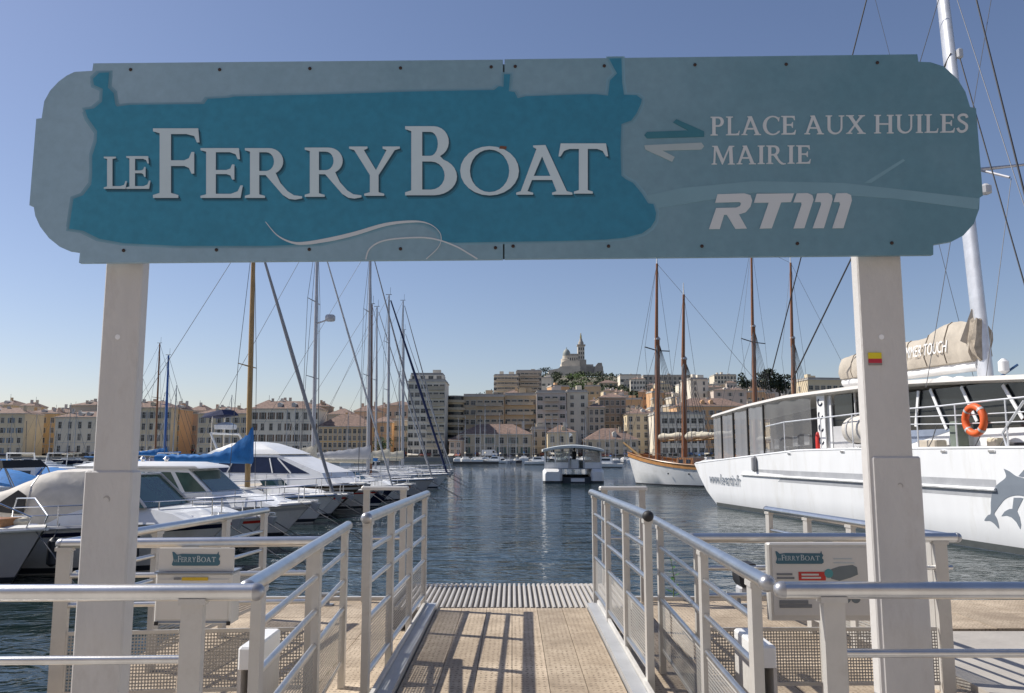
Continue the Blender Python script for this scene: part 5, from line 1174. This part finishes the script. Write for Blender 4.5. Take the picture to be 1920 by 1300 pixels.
def hside(name, pts, mat, th=.012, par=None):
    """flat emblem lying on the hull side"""
    mb = flat([[cpl(*p) for p in pts]], -th, .0); mb.v = [(v[0], hull_y(v[2]) + (.008 if v[1] < -th / 2 else -.03), v[2]) for v in mb.v]
    return mb.build(name, mat, ct)
M_gs = pm('stripe_grey', (.40, .41, .43), .4, var=.1, scale=2, dirt=(.52, .53, .54), dscale=1)
xa, xb = cpl(1391, 890)[0], cpl(1866, 900)[0]
MB().loft([[(x, hull_y(z) + .004, z) for z in (1.42, 1.66, 1.795, 1.9)] for x in (xb, (xa + xb) / 2, xa)], closed=False).build('hull_stripe', M_gs, ct)
MB().tube([(xb, .01, 1.64), (xa, .01, 1.64)], .05, 8).build('rope_fender', pm('white_rope', (.75, .75, .75), .7, bump=1, bscale=14, stretch=(1, 1, 1)), ct, True)
K3 = 420 / 1916
def ZD(L_): return [(1500 + x * K3, 780 + y * K3) for x, y in L_]
M_dol = pm('emblem_grey', (.20, .23, .27), .4, var=.04)
d1 = smooth(ZD([(1740,452),(1790,475),(1845,515),(1900,530),(1960,560),(2040,620),(2110,700),(2150,760),(2060,745),(1980,705),(1916,690),(1850,680),(1790,690),(1740,715),(1700,760),(1660,812),(1645,840),(1665,880),(1676,965),(1640,925),(1600,898),(1555,896),(1590,850),(1615,835),(1620,740),(1640,650),(1680,590),(1755,530),(1755,490)]), 3)
hside('dolphin_emblem', d1, M_dol)
hside('dolphin_emblem', ZD([(1818,700),(1880,700),(1900,705),(1850,795),(1842,815),(1862,870),(1868,930),(1858,970),(1830,910),(1790,868),(1750,853),(1705,858),(1735,818),(1775,797),(1802,795)]), M_dol)
hside('dolphin_emblem', ZD([(1866,515),(1916,458),(1980,430),(2040,440),(2110,500),(2050,520),(1960,525),(1890,522)]), M_dol)
tm = textmesh('www.levantin.fr', .8, extrude=.006)
x0, z0 = cpl(1331, 906); x1, _ = cpl(1388, 906); w_ = max(v[0] for v in tm.v)
tm.v = [(x0 - (v[0]) * (x0 - x1) / w_, .015 - v[1] * 1.0, z0 + v[2] * .85 + .02) for v in tm.v]
tm.build('web_address', M_dol, ct)
# superstructure
YC = -.9
roof = [cpl(px, py, -.55) for px, py in ((1334,783),(1400,763),(1470,747),(1530,739),(1620,728),(1710,720),(1810,715),(1930,711))]
roof.append((-33, roof[-1][1]))
ys = [(-.5, 0), (-.62, .13), (-5, .32), (-9.4, .13), (-9.5, 0), (-9.3, -.06), (-.7, -.06)]
MB().loft([[(x, y, z + dz) for y, dz in ys] for x, z in roof], cap=True).build('roof', pm('roof_edge', (.60, .57, .53), .5, var=.06), ct, True)
def rz_at(x):
    for (a, za), (b, zb) in zip(roof, roof[1:]):
        if b <= x <= a: return za + (zb - za) * (x - a) / (b - a)
    return roof[0][1]
M_int = pm('dark_interior', (.05, .05, .055), .7)
MB().box(-33, cpl(1545, 800, -2)[0], -8.5, -2.2, 2.72, 4.2).build('saloon_core', M_int, ct)  # solid dark box, coloured as the shade inside the cabin
# stern enclosure: clear plastic curtains in four strips and a long one
M_pl = glassy('plastic_curtain', (.62, .64, .68), .38, .2, .3, .55)
M_pl2 = glassy('clear_curtain', (.70, .71, .73), .6, .12, .3, .4)
for px0, px1, pb in ((1340,1355,864),(1357,1377,861),(1380,1404,858),(1407,1434,855)):
    a = cpl(px0, pb, -.6)[0]; b = cpl(px1, pb, -.6)[0]; zb = cpl((px0 + px1) / 2, pb, -.6)[1]
    MB().loft([[(x, -.6 + .03 * math.sin(k * 2), zz) for k, x in enumerate([a + (b - a) * i / 6 for i in range(7)])] for zz in (zb, (zb + rz_at(a)) / 2, min(rz_at(a), rz_at(b)) - .08)], closed=False).build('curtain_strip', M_pl, ct, True)
    MB().tube([(b, -.6, zb), (b, -.6, rz_at(b) - .06)], .05, 6).build('curtain_pole', M_dark, ct)
a = cpl(1437, 846, -.62)[0]; b = cpl(1522, 846, -.62)[0]
MB().loft([[(a + (b - a) * i / 10, -.62 + .04 * math.sin(i * 1.7), zz) for i in range(11)] for zz in (2.55, 3.4, rz_at(b) - .1)], closed=False).build('clear_curtain', M_pl2, ct, True)
MB().loft([[(x, -3.6, cdk(x) - .01), (x, -3.6, rz_at(x) - .1)] for x in (roof[0][0] - .3, -4, b)], closed=False).build('awning_back', pm('grey_awning', (.16, .16, .17), .8), ct)  # dark sheet put behind the curtains for the shade within
for px in (1455, 1490, 1512):
    x = cpl(px, 830, -2)[0]; q = thing('deck_chair', 'folded pale deck chair under the catamaran awning at curtain position %s' % {1455: 'nearest the stern', 1490: 'in the middle', 1512: 'nearest the cabin'}[px], 'chair', CO + CD * x + CN * -1.8 + Vector((0, 0, cdk(x))), CRZ)
    MB().box(-.22, .22, -.22, .22, .4, .44).build('seat', M_white, q); MB().box(-.22, .22, -.26, -.22, .44, .9).build('backrest', M_white, q)
    for sx in (-.2, .2):
        for sy in (-.2, .2): MB().tube([(sx, sy, 0), (sx, sy, .4)], .018, 6).build('leg', M_steel, q)
# cabin wall between curtain and main saloon
def cbox(name, px0, py0, px1, py1, mat, y=YC, th=.06, par=None):
    x0, zt = cpl(px0, py0, y); x1, zb = cpl(px1, py1, y)
    return MB().box(min(x0, x1), max(x0, x1), y - th, y, min(zb, zt), max(zb, zt)).build(name, mat, ct)
cbox('cabin_post', 1546, 736, 1562, 846, M_cat)
cbox('cabin_window', 1564, 742, 1600, 800, M_glass, YC - .05)
cbox('cabin_post', 1600, 728, 1607, 846, M_cat)
cbox('cabin_window', 1608, 735, 1652, 800, M_glass, YC - .05)
cbox('cabin_panel', 1562, 800, 1700, 846, M_greyhull, YC - .02)
x_, z_ = cpl(1540, 790, -.75)
MB().box(x_ - .28, x_ + .28, -.78, -.74, z_ - 1.05, z_ + 1.2).build('notice_strip', M_white, ct)
for k in range(4): MB().tube([(x_ + .16 * math.cos(a), -.735, z_ + .75 - .5 * k + .14 * math.sin(a)) for a in [R(200 + i * 35) for i in range(7)]], .035, 6).build('printed_letter', M_navy, ct)
x_, z_ = cpl(1536, 843, -.75)
MB().tube([(x_, -.72, z_), (x_, -.72, z_ + .55), (x_, -.72, z_ + .68)], [.1, .1, .04], 10).build('fire_extinguisher', M_red, ct, True)
# life raft canister
x_, z_ = cpl(1603, 838, -.35); r_ = .52
lr = thing('life_raft', 'white drum life raft canister on the catamaran deck by the right post', 'life raft', CO + CD * x_ + CN * -.75 + Vector((0, 0, z_)), CRZ)
MB().tube([(-.75, 0, r_ + .08), (-.7, 0, r_ + .08), (0, 0, r_ + .08), (.7, 0, r_ + .08), (.75, 0, r_ + .08)], [.3, r_ - .04, r_, r_ - .04, .3], 18).build('canister', M_tent, lr, True)
for x in (-.35, .35): MB().tube([(x - .03, 0, r_ + .08), (x + .03, 0, r_ + .08)], r_ + .012, 18).build('strap', M_greyhull, lr, True)
MB().box(-.7, .7, -.4, .4, 0, .09).build('cradle', M_greyhull, lr)
# wheelhouse with raked windows
xw0 = cpl(1690, 800, YC)[0]; zt = cpl(1800, 718, YC)[1] - .1; zb = cpl(1800, 806, YC)[1]
MB().box(-33, xw0, YC - .1, YC - .04, zb + .0, zt).build('window_band', M_glass, ct)
MB().box(-33, xw0, YC - .12, YC, 2.73, zb).build('saloon_side', M_cat, ct)
xq, zq = cpl(1708, 806, YC); xq2, zq2 = cpl(1790, 803, YC); _, zq3 = cpl(1708, 832, YC)
MB().prism([(xq, zq - .02), (xq2 - .2, zq - .02), (xq, zq3)], YC, YC + .01).build('blue_panel', pm('slate_blue', (.22, .26, .34), .4), ct)
for (a0, b0), (a1, b1) in (((1722,733),(1717,800)), ((1744,730),(1775,805)), ((1802,725),(1832,790)), ((1880,722),(1918,785))):
    p = cpl(a0, b0, YC + .02); q = cpl(a1, b1, YC + .02); MB().obox((p[0], YC + .02, p[1]), (q[0], YC + .02, q[1]), .03, .11, up=(1, 0, 0)).build('window_mullion', M_cat, ct)
# deck rails
def crail(pts, y=-.12, r=.028, name='guard_rail'):
    MB().tube([(lambda p: (p[0], y, p[1]))(cpl(a, b, y)) for a, b in pts], r, 6).build(name, M_steel if 0 else pm('white_rail', (.72, .73, .75), .4, .3), ct, True)
crail([(1436,800),(1470,792),(1540,784),(1640,772),(1760,762),(1860,751),(1930,744)])
crail([(1704,782),(1800,779),(1930,772)], r=.018); crail([(1704,796),(1800,795),(1930,790)], r=.018)
for px, yt in ((1470,792),(1538,784),(1597,777),(1640,772),(1718,766),(1790,760),(1884,749)):
    x_, z_ = cpl(px, yt, -.12); MB().tube([(x_, -.12, cdk(x_)), (x_, -.12, z_)], .026, 6).build('stanchion', _M['white_rail'], ct)
crail([(1920,752),(1880,812),(1888,838)], r=.035, name='davit')
# life ring
x_, z_ = cpl(1829, 788, -.05)
lr = thing('life_ring', 'orange life ring hanging on the catamaran rail', 'life ring', CO + CD * x_ + CN * -.02 + Vector((0, 0, z_)), CRZ)
MB().loft([[(math.cos(a) * (.37 + .1 * math.cos(b)), .1 * math.sin(b), math.sin(a) * (.37 + .1 * math.cos(b))) for b in [2*math.pi*j/10 for j in range(10)]] for a in [2*math.pi*i/24 for i in range(25)]]).build('ring', M_orange, lr, True)
for a in (45, 135, 225, 315): 
    a = R(a); MB().loft([[(math.cos(a + e) * (.37 + .106 * math.cos(b)), .106 * math.sin(b), math.sin(a + e) * (.37 + .106 * math.cos(b))) for b in [2*math.pi*j/10 for j in range(10)]] for e in (-.09, .09)]).build('reflective_band', M_greyhull, lr, True)
# deck clutter
for px, py, wv, hv, mt in ((1745, 840, .9, .28, M_beige), (1797, 838, .35, .8, pm('green_tarp', (.16, .19, .16), .8, bump=.6, bscale=6)), (1905, 839, .5, .16, M_dark), (1660, 842, .7, .35, M_white), (1868, 840, .4, .3, M_cream)):
    x_, z_ = cpl(px, py, -.5); MB().bevbox(x_ - wv/2, x_ + wv/2, -.75, -.35, cdk(x_) - .01, cdk(x_) + hv, .04).build('deck_box', mt, ct)
for px in (1760, 1850, 1900):
    x_, z_ = cpl(px, 842, -.12); MB().tube([(x_, -.12, 3.45), (x_ + .3, -.15, 3.0), (x_ + .5, -.13, 2.75)], .015, 5).build('hanging_line', M_rope, ct)
for px in (1480, 1580, 1690, 1770, 1860): 
    x_, z_ = cpl(px, 846, .0); MB().box(x_ - .12, x_ + .12, -.02, .03, cdk(x_) - .1, cdk(x_) - .04).build('fairlead', M_steel, ct)
x_, z_ = cpl(1417, 870, .02); MB().tube([(x_, .06, z_ - .35), (x_, .1, z_ - .25), (x_, .1, z_ + .25), (x_, .06, z_ + .35)], [.03, .12, .12, .03], 10).build('fender', M_fender, ct, True)
# mast, boom and sail bag on the centreline
mb0 = Vector((-12.6, -5.0, 4.6)); 
def cw(px, py, d):
    p = at(px, py, d) - CO; return Vector((p.dot(CD), p.dot(CN), p.z))
mfoot = cw(1850, 712, 29.0); mtop = cw(1768, 0, 30.5); mtop2 = mfoot + (mtop - mfoot) * 1.65
ring_ = []
def msec(c, k): return [c + Vector((math.cos(a) * .34 * k, math.sin(a) * .19 * k, 0)) for a in [2*math.pi*j/14 for j in range(14)]]
MB().loft([msec(mfoot - Vector((0, 0, .6)), 1), msec(mfoot.lerp(mtop2, .5), .92), msec(mtop2, .6)], cap=True).build('mast', pm('silver_mast', (.62, .63, .65), .35, .4), ct, True)
sp = cw(1838, 318, 29.8); MB().tube([sp, sp + Vector((-.9, -1.6, .0))], [.07, .04], 6).build('spreader', M_almast, ct)
for q in ((1893, 333),): MB().tube([cw(1832, 318, 29.7), cw(*q, 28.6)], .05, 6).build('spreader', M_almast, ct)
MB().lathe([(.1, 0), (.2, .05), (.2, .3), (.08, .4)], cw(1849, 365, 29.3), 10).build('radar_lamp', M_greyhull, ct)
MB().lathe([(.06, 0), (.12, .05), (.12, .35), (.05, .4)], cw(1800, 110, 29.9), 8).build('mast_lamp', M_greyhull, ct)
b0, b1 = cw(1838, 684, 29.3), cw(1585, 718, 37.6)
MB().tube([b0, b1], [.22, .2], 12).build('boom', M_white, ct, True)
rings = []; N_ = 60; rq = random.Random(6)
for i in range(N_ + 1):
    u = i / N_; c = b0.lerp(b1, u) + Vector((0, 0, .16)); hh = (1.25 + .35 * math.sin(min(1, u * 3.2) * math.pi) * (u < .32) - .25 * u) * (1 if u > .02 else .9); ww = .42 - .1 * u + .03 * math.sin(i * .9) + .02 * math.sin(i * 2.3 + 1) + rq.uniform(-.008, .008)
    rings.append([c + Vector((0, ww * y, hh * z + (.02 * math.sin(i * .5) + rq.uniform(-.012, .012)) * (z > .5))) for y, z in ((-.75, 0), (-1, .25), (-.85, .6), (-.4, .93), (0, 1), (.4, .93), (.85, .6), (1, .25), (.75, 0), (0, -.05))])
MB().loft(rings, cap=True).build('sail_bag', M_beige, ct, True)
bag_rings = rings
for i in (9, 17, 26, 35, 44, 53):                                  # dark straps put round the bag for the shade of its folds
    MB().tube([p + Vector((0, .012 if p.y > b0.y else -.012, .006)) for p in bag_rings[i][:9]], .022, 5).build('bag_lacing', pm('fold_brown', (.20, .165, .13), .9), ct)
rk = random.Random(3); rings = []
for i in range(8):                                                 # slack cloth bunched between the bag and the mast
    c_ = b0 + Vector((-.32 + .09 * i, .05, .85)); q_ = 1 - .45 * (i > 5) - .1 * rk.random()
    rings.append([c_ + Vector((rk.uniform(-.03, .03), math.cos(a_) * .36 * q_ * rk.uniform(.75, 1.15), math.sin(a_) * .85 * q_ * rk.uniform(.8, 1.12))) for a_ in [2*math.pi*j/18 for j in range(18)]])
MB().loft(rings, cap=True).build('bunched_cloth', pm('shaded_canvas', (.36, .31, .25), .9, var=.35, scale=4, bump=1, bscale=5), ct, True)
hp = [cw(1812, 640, 29.4), cw(1826, 580, 29.35), cw(1835, 640, 29.3)]
MB().loft([[hp[0] + Vector((0, .25, 0)), hp[1] + Vector((0, .1, 0)), hp[2] + Vector((0, .25, -.2))], [hp[0] + Vector((0, -.25, 0)), hp[1] - Vector((0, .1, 0)), hp[2] + Vector((0, -.25, -.2))]], cap=True).build('sail_head', M_beige, ct)
tm = textmesh('SUMMER TOUCH', .62, extrude=.004)
wt = max(v[0] for v in tm.v); pa, pb_ = b0.lerp(b1, .47), b0.lerp(b1, .13)
out = []
for v in tm.v:
    u = v[0] / wt; c = pa.lerp(pb_, u); i_ = .47 + (.13 - .47) * u; ww = .42 - .1 * i_
    zz = .42 + v[2] * 1.05; q_ = zz / 1.3; yy = ww * (1 if q_ < .25 else 1 - (q_ - .25) / .35 * .15 if q_ < .6 else .85 - (q_ - .6) / .33 * .45) + .075 - v[1] * .5
    out.append((c.x, c.y + yy, c.z + .16 + zz))
tm.v = out; tm.build('bag_lettering', M_white, ct)
# standing rigging
M_black = pm('black_rope', (.012, .012, .015), .6)
stay(ct, mtop2, cw(1446, 703, 41.5), .03, M_black); stay(ct, cw(1783, 100, 30), cw(1486, 712, 38.5), .035, M_black)
e0 = cw(1838, 30, 30.2)
for (p0, d0), (p1, d1), r_ in ((((1826, -20), 29), ((1935, 420), 22), .03), (((1800, 110), 29.5), ((1940, 600), 22), .022), (((1785, -30), 29), ((1925, 400), 23), .012), (((1860, -10), 28), ((1818, 240), 27), .012), (((1640, -5), 33), ((1800, 610), 31), .01), (((1760, 0), 30), ((1718, 140), 32), .015), (((1896, 335), 28.6), ((1860, 620), 28.2), .012)):
    A_, B_ = cw(*p0, d0), cw(*p1, d1); zt_ = 2.75 if r_ > .02 or p1[0] > 1880 else 4.6
    k_ = min(3, max(1, (A_.z - zt_) / max(.1, A_.z - B_.z)))           # run on down to the deck or roof
    stay(ct, A_ + (A_ - B_) * (.5 if p0[1] < 50 else 0), A_ + (B_ - A_) * k_, r_, M_black if r_ > .02 else M_rope)
MB().lathe([(.05, 0), (.16, .1), (.16, .4), (.05, .5)], cw(1883, 702, 26), 10).build('gps_dome', M_white, ct, True)
MB().tube([cw(1868, 712, 26), cw(1908, 684, 26)], .04, 6).build('antenna_bar', pm('blue_bar', (.04, .10, .22), .5), ct)
for px in (1772, 1800): MB().lathe([(.3, 0), (.3, .12), (.1, .2)], cw(px, 716, 30), 10).build('roof_vent', M_white, ct)

# ================================================================ ferry
fd = 73; c = at(1075, 908, fd)
ft = thing('ferry', 'small modern white ferry with curved roof out on the harbour water', 'ferry', (c.x, fd, WZ), R(-3))
W2 = 2.68; LF = 12
for s in (-1, 1):
    x0, x1 = (-2.68, -.95) if s < 0 else (1.55, 2.68)
    rings = []
    for y, k in ((-.35, .72), (0, .95), (.5, 1), (LF - 1, 1), (LF, .7)):
        cx_, hw_ = (x0 + x1) / 2, (x1 - x0) / 2 * k; zt_ = .3 + .95 * k
        rings.append([(cx_ + hw_ * a, y, b) for a, b in ((-1, .2), (-1, zt_ - .2), (-.8, zt_), (.8, zt_), (1, zt_ - .2), (1, .2))])
    MB().loft(rings, cap=True).build('hull_side', M_white, ft, True)
    MB().loft([[((x0 + x1) / 2 + (x1 - x0) / 2 * a * k, y, b) for a, b in ((-1, -.3), (-1, .195), (1, .195), (1, -.3))] for y, k in ((-.25, .75), (.1, .97), (LF - .2, .97))], cap=True).build('waterline_band', M_anti, ft)
MB().box(-.94, 1.54, .3, LF - .5, -.3, .5).build('centre_hull', M_anti, ft)
MB().box(-.2, 1.0, .24, .298, .12, .42).build('name_board', M_white, ft)
MB().box(-2.5, 2.5, .55, LF - .6, 1.2, 1.28).build('deck', M_grey, ft)
M_pane = glassy('ferry_glass', (.75, .82, .84), .6, .02, .6, .5)
for x in (-1.55, -.35, .95, 2.45, -2.45):
    MB().box(x - .07, x + .07, .65, .8, 1.285, 2.78).build('front_pillar', M_white if x in (-1.55, 2.45, -2.45) else M_greyhull, ft)
for x in (-2.45, 2.45):
    for y in (3.5, 6.5, 9.5, LF - .8): MB().box(x - .06, x + .06, y, y + .12, 1.285, 2.76).build('side_pillar', M_grey, ft)
    MB().box(x - .015, x + .015, .85, LF - .85, 1.45, 2.7).build('side_glass', M_pane, ft)
MB().box(-1.46, -.44, .70, .73, 1.3, 2.76).build('front_glass', M_pane, ft); MB().box(1.04, 2.37, .70, .73, 1.3, 2.76).build('front_glass', M_pane, ft)
for xa_, xb_ in ((-2.37, -1.63), (-1.47, -.43), (1.03, 2.37)): MB().box(xa_, xb_, .62, .66, 1.285, 1.8).build('front_panel', M_white, ft)
MB().bevbox(-.25, .55, .9, 1.6, 1.285, 2.05, .08).build('helm_console', M_white, ft)
MB().box(-2.0, 2.0, 4, 9, 1.285, 1.75).build('passenger_bench', M_grey, ft)
MB().box(-2.3, 2.3, LF - 1.4, LF - 1.3, 1.285, 1.9).build('rear_bulkhead', M_greyhull, ft)
rings = []
for y in (-.3, .2, LF - .3, LF + .1):
    k = .96 if y in (-.3, LF + .1) else 1
    rings.append([(x * k, y, 2.78 + .42 * (1 - (x / 2.75) ** 2) * (k ** 4) + o) for x, o in [(-2.75 + 5.5 * i / 12, 0.14) for i in range(13)]] + [(x * k, y, 2.74 + .34 * (1 - (x / 2.75) ** 2) * k) for x in [2.75 - 5.5 * i / 12 for i in range(13)]])
MB().loft(rings, cap=True).build('roof', pm('ferry_roof', (.66, .69, .67), .4, var=.05), ft, True)
MB().tube([(-.3, 2, 3.2), (-.3, 2, 4.5)], .03, 6).build('mast', M_grey, ft)
MB().prism([(-.28, 4.0), (-.28, 4.45), (.02, 4.3)], 1.99, 2.01).build('pennant', M_white, ft)
pz = thing('person', 'person in dark clothes standing at the helm of the ferry', 'person', tuple(ft.location + Vector((.25, 2.0, 1.285))), R(-3))
MB().loft([[(x_ + rx * math.cos(a), ry * math.sin(a), z) for a in [2*math.pi*k/10 for k in range(10)]] for z, rx, ry, x_ in ((0, .14, .1, 0), (.45, .15, .1, 0), (.9, .17, .12, 0), (1.15, .17, .11, 0), (1.4, .21, .12, 0), (1.47, .12, .09, 0), (1.5, .06, .06, 0), (1.55, .06, .06, 0), (1.6, .09, .1, 0), (1.7, .1, .11, 0), (1.78, .06, .07, 0))], cap=True).build('body', pm('dark_clothes', (.04, .04, .05), .8), pz, True)

# ================================================================ notice box, board and small fittings on the pontoons
M_panel = pm('notice_white', (.66, .64, .60), .45, var=.04)
M_print = pm('notice_teal', (.05, .14, .19), .5); M_pale = pm('notice_pale', (.5, .56, .58), .5); M_txt = pm('notice_grey_text', (.20, .21, .22), .6)
def boat_header(t, x0, x1, z0, z1, y):
    h_ = z1 - z0; P = [(x0, z0 + .1*h_), (x0 + .03*(x1-x0), z0), (x1 - .04*(x1-x0), z0), (x1, z0 + .12*h_), (x1, z0 + .35*h_), (x1 - .03*(x1-x0), z0 + .5*h_), (x1, z0 + .75*h_), (x1 - .01, z0 + .9*h_), (x1 - .012, z1 + .1*h_), (x1 - .02, z0 + .9*h_), (x0 + .2*(x1-x0), z0 + .93*h_), (x0 + .03, z0 + .86*h_), (x0 + .01, z1 + .08*h_), (x0, z1 + .08*h_), (x0 + .01, z0 + .45*h_)]
    flat([P], y - .003, y + .001).build('printed_header', M_print, t)
    mw = x1 - x0
    for txt, a, b, top in (('F', .12, .19, .78), ('ERRY', .195, .5, .68), ('B', .52, .6, .78), ('OAT', .61, .92, .68)):
        for ch, cs in line_of(txt, x0 + a * mw, x0 + b * mw, z0 + top * h_, z0 + .3 * h_): flat(cs, y - .005, y).build('letter', M_pale, t)
    for ch, cs in line_of('LE', x0 + .05 * mw, x0 + .11 * mw, z0 + .48 * h_, z0 + .3 * h_): flat(cs, y - .005, y).build('letter', M_pale, t)
def rows(t, x0, x1, z0, z1, n, y, mat, frac=.55, name='text_line', rnd=None):
    rnd = rnd or random.Random(3)
    for k in range(n):
        z = z1 - (z1 - z0) * (k + .5) / n; hgt = (z1 - z0) / n * frac / 2
        MB().box(x0, x0 + (x1 - x0) * rnd.uniform(.7, 1), y - .003, y, z - hgt, z + hgt).build(name, mat, t)
nb = thing('notice_box', 'white steel notice box headed with a ferry sign hanging on the left pontoon rail', 'notice box', (-2.05, 5.48, .45))
B = lambda px, py: (lambda v: (v.x + 2.05, v.z - .45))(at(px, py, 5.44))
xl, zt = B(299, 1028); xr, zm = B(437, 1071); xl2, zb = B(288, 1170)
MB().box(xl, xr, -.04, -.02, zm, zt).build('header_panel', M_panel, nb)
boat_header(nb, B(322, 1065)[0], B(412, 1065)[0], B(0, 1061)[1], B(0, 1037)[1], -.041)
MB().bevbox(xl2, xr, -.05, .12, zb, zm - .012, .012).build('box', M_panel, nb)
MB().box(xl2 - .004, xr + .004, -.06, .125, zm - .012, zm - .001).build('lid_edge', pm('blue_grey_edge', (.22, .26, .33), .4, .3), nb)
MB().box(xl2 + .02, xr - .02, -.056, -.0505, zb + .03, zm - .05).build('front_door', M_panel, nb)
MB().box(xl2 + .02, xr - .02, -.058, -.0506, zb + .008, zb + .018).build('bottom_seam', _M['blue_grey_edge'], nb)
x0, z0 = B(343, 1088); x1, z1 = B(392, 1082)
MB().box(x0, x1, -.06, -.056, z0, z1).build('yellow_strip', pm('notice_yellow', (.62, .42, .03), .5), nb)
x2, _ = B(328, 1085); MB().box(x2, x0 - .008, -.06, -.056, z0 + .004, z1 - .002).build('printed_word', M_txt, nb)
rows(nb, B(320, 1065)[0], B(385, 1065)[0], B(0, 1100)[1], B(0, 1094)[1], 1, -.056, M_txt)
rows(nb, B(375, 1065)[0], B(385, 1065)[0], B(0, 1155)[1], B(0, 1146)[1], 2, -.056, M_txt)
for px in (295, 430): x, z = B(px, 1168); MB().box(x - .012, x + .012, -.063, -.0585, z - .012, z + .012).build('hinge', M_dark, nb)
ib = thing('information_board', 'framed white information board with ferry header and red price box on the right rail', 'information board', (2.13, 5.86, .45))
B = lambda px, py: (lambda v: (v.x - 2.13, v.z - .45))(at(px, py, 5.80))
xl, zt = B(1440, 1019); xr, zb = B(1644, 1165)
MB().bevbox(xl, xr, -.04, .03, zb, zt, .012).build('frame', M_alu, ib)
MB().box(xl + .03, xr - .03, -.046, -.0405, zb + .035, zt - .03).build('poster', M_panel, ib)
y = -.0465
boat_header(ib, B(1456, 1065)[0], B(1546, 1065)[0], B(0, 1058)[1], B(0, 1036)[1], y)
a, b = B(1499, 1089), B(1549, 1073); MB().box(a[0], b[0], y - .003, y, a[1], b[1]).build('price_box', M_red, ib)
rows(ib, B(1503, 1065)[0], B(1545, 1065)[0], B(0, 1087)[1], B(0, 1075)[1], 2, y - .004, M_panel)
rows(ib, B(1457, 1065)[0], B(1495, 1065)[0], B(0, 1088)[1], B(0, 1074)[1], 2, y, M_txt)
flat([[B(*p) for p in ((1560,1068),(1575,1063),(1600,1060),(1608,1064),(1610,1078),(1596,1084),(1575,1090),(1560,1086),(1556,1077))]], y - .003, y + .001).build('map_print', pm('map_grey', (.17, .2, .21), .6), ib)
x, z = B(1555, 1076); MB().tube([(x, y - .004, z), (x, y, z)], .03, 16).build('map_disc', pm('map_teal', (.08, .3, .32), .5), ib)
rows(ib, B(1460, 1065)[0], B(1530, 1065)[0], B(0, 1141)[1], B(0, 1126)[1], 2, y, M_txt, .9)
for px in (1588, 1606): x, z = B(px, 1123); MB().tube([(x, y - .003, z), (x, y, z)], .032, 16).build('pictogram', _M['map_grey'], ib)
rows(ib, B(1565, 1065)[0], B(1610, 1065)[0], B(0, 1060)[1], B(0, 1045)[1], 2, y, M_pale, .25)

def pedestal(label, px0, px1, pyt, d):
    a = at(px0, pyt, d); b = at(px1, pyt, d); t = thing('hinge_pedestal', label, 'pedestal', ((a.x + b.x) / 2, d, -.1)); w_ = (b.x - a.x) / 2; H_ = a.z + .1
    MB().bevbox(-w_, w_, 0, .5, H_ - .12, H_, .012).build('cap', M_white, t)
    MB().box(-w_, -w_ + .02, .01, .49, 0, H_ - .121).build('side_plate', M_post, t); MB().box(w_ - .02, w_, .01, .49, 0, H_ - .121).build('side_plate', M_post, t)
    MB().box(-w_ + .021, w_ - .021, .2, .24, 0, H_ - .15).build('inner_plate', pm('blue_grey_plate', (.25, .3, .37), .4, .4), t)
pedestal('white gangway hinge pedestal behind the left inner handrail', 446, 480, 1214, 4.75)
pedestal('white gangway hinge pedestal behind the right inner handrail', 1419, 1456, 1212, 4.9)
def cleat(label, px, py, z):
    v = at(px, py, 9.6); t = thing('mooring_cleat', label, 'cleat', (v.x, 9.6, -.1))
    MB().box(-.12, .12, -.06, .06, 0, .015).build('base', M_grey, t)
    for x in (-.06, .06): MB().tube([(x, 0, .015), (x, 0, .1)], .022, 8).build('horn_leg', M_grey, t)
    MB().tube([(-.2, 0, .14), (-.1, 0, .115), (.1, 0, .115), (.2, 0, .14)], [.018, .026, .026, .018], 8).build('horn', M_grey, t, True)
cleat('grey mooring cleat at the far edge of the left pontoon', 605, 1110, 0)
cleat('grey mooring cleat at the far edge of the right pontoon', 1395, 1105, 0)
v = at(1418, 1060, 9.7); t = thing('outboard_motor', 'white outboard engine with black cowl seen left of the information board', 'outboard motor', (v.x, 10.15, WZ - .52))
MB().loft([[(x, yy, z) for x, yy in ((-w_, -.14), (w_, -.14), (w_, .18), (-w_, .18))] for z, w_ in ((1.55, .08), (1.6, .11), (1.74, .12), (1.82, .08))], cap=True).build('cowl', M_dark, t, True)
MB().bevbox(-.1, .1, -.1, .12, .6, 1.549, .02).build('leg', M_greyhull, t)
MB().bevbox(.04, .3, -.18, .1, 1.5, 1.78, .04).build('tank', M_white, t)
v = at(1262, 1128, 9.95)
t = thing('plant', 'small green weed growing at the edge of the right pontoon', 'plant', (v.x, 9.93, -.1))
rp = random.Random(5); st = MB().tube([(0, 0, 0), (.02, .02, .25), (-.02, .03, .5)], [.008, .006, .002], 5); st.build('stem', pm('weed_stem', (.07, .12, .04), .7), t)
for k in range(16):
    z = .05 + .028 * k; a = k * 2.4; l = .12 * (1 - k / 26); c_ = Vector((.02 * math.sin(z * 6), .02, z)); dv = Vector((math.cos(a), math.sin(a), .35)) * l; n = Vector((-math.sin(a), math.cos(a), 0)) * l * .25
    MB().add([c_, c_ + dv * .5 + n, c_ + dv, c_ + dv * .5 - n], [(0, 1, 2, 3)]).build('leaf', pm('weed_leaf', (.05, .13, .03), .6), t)
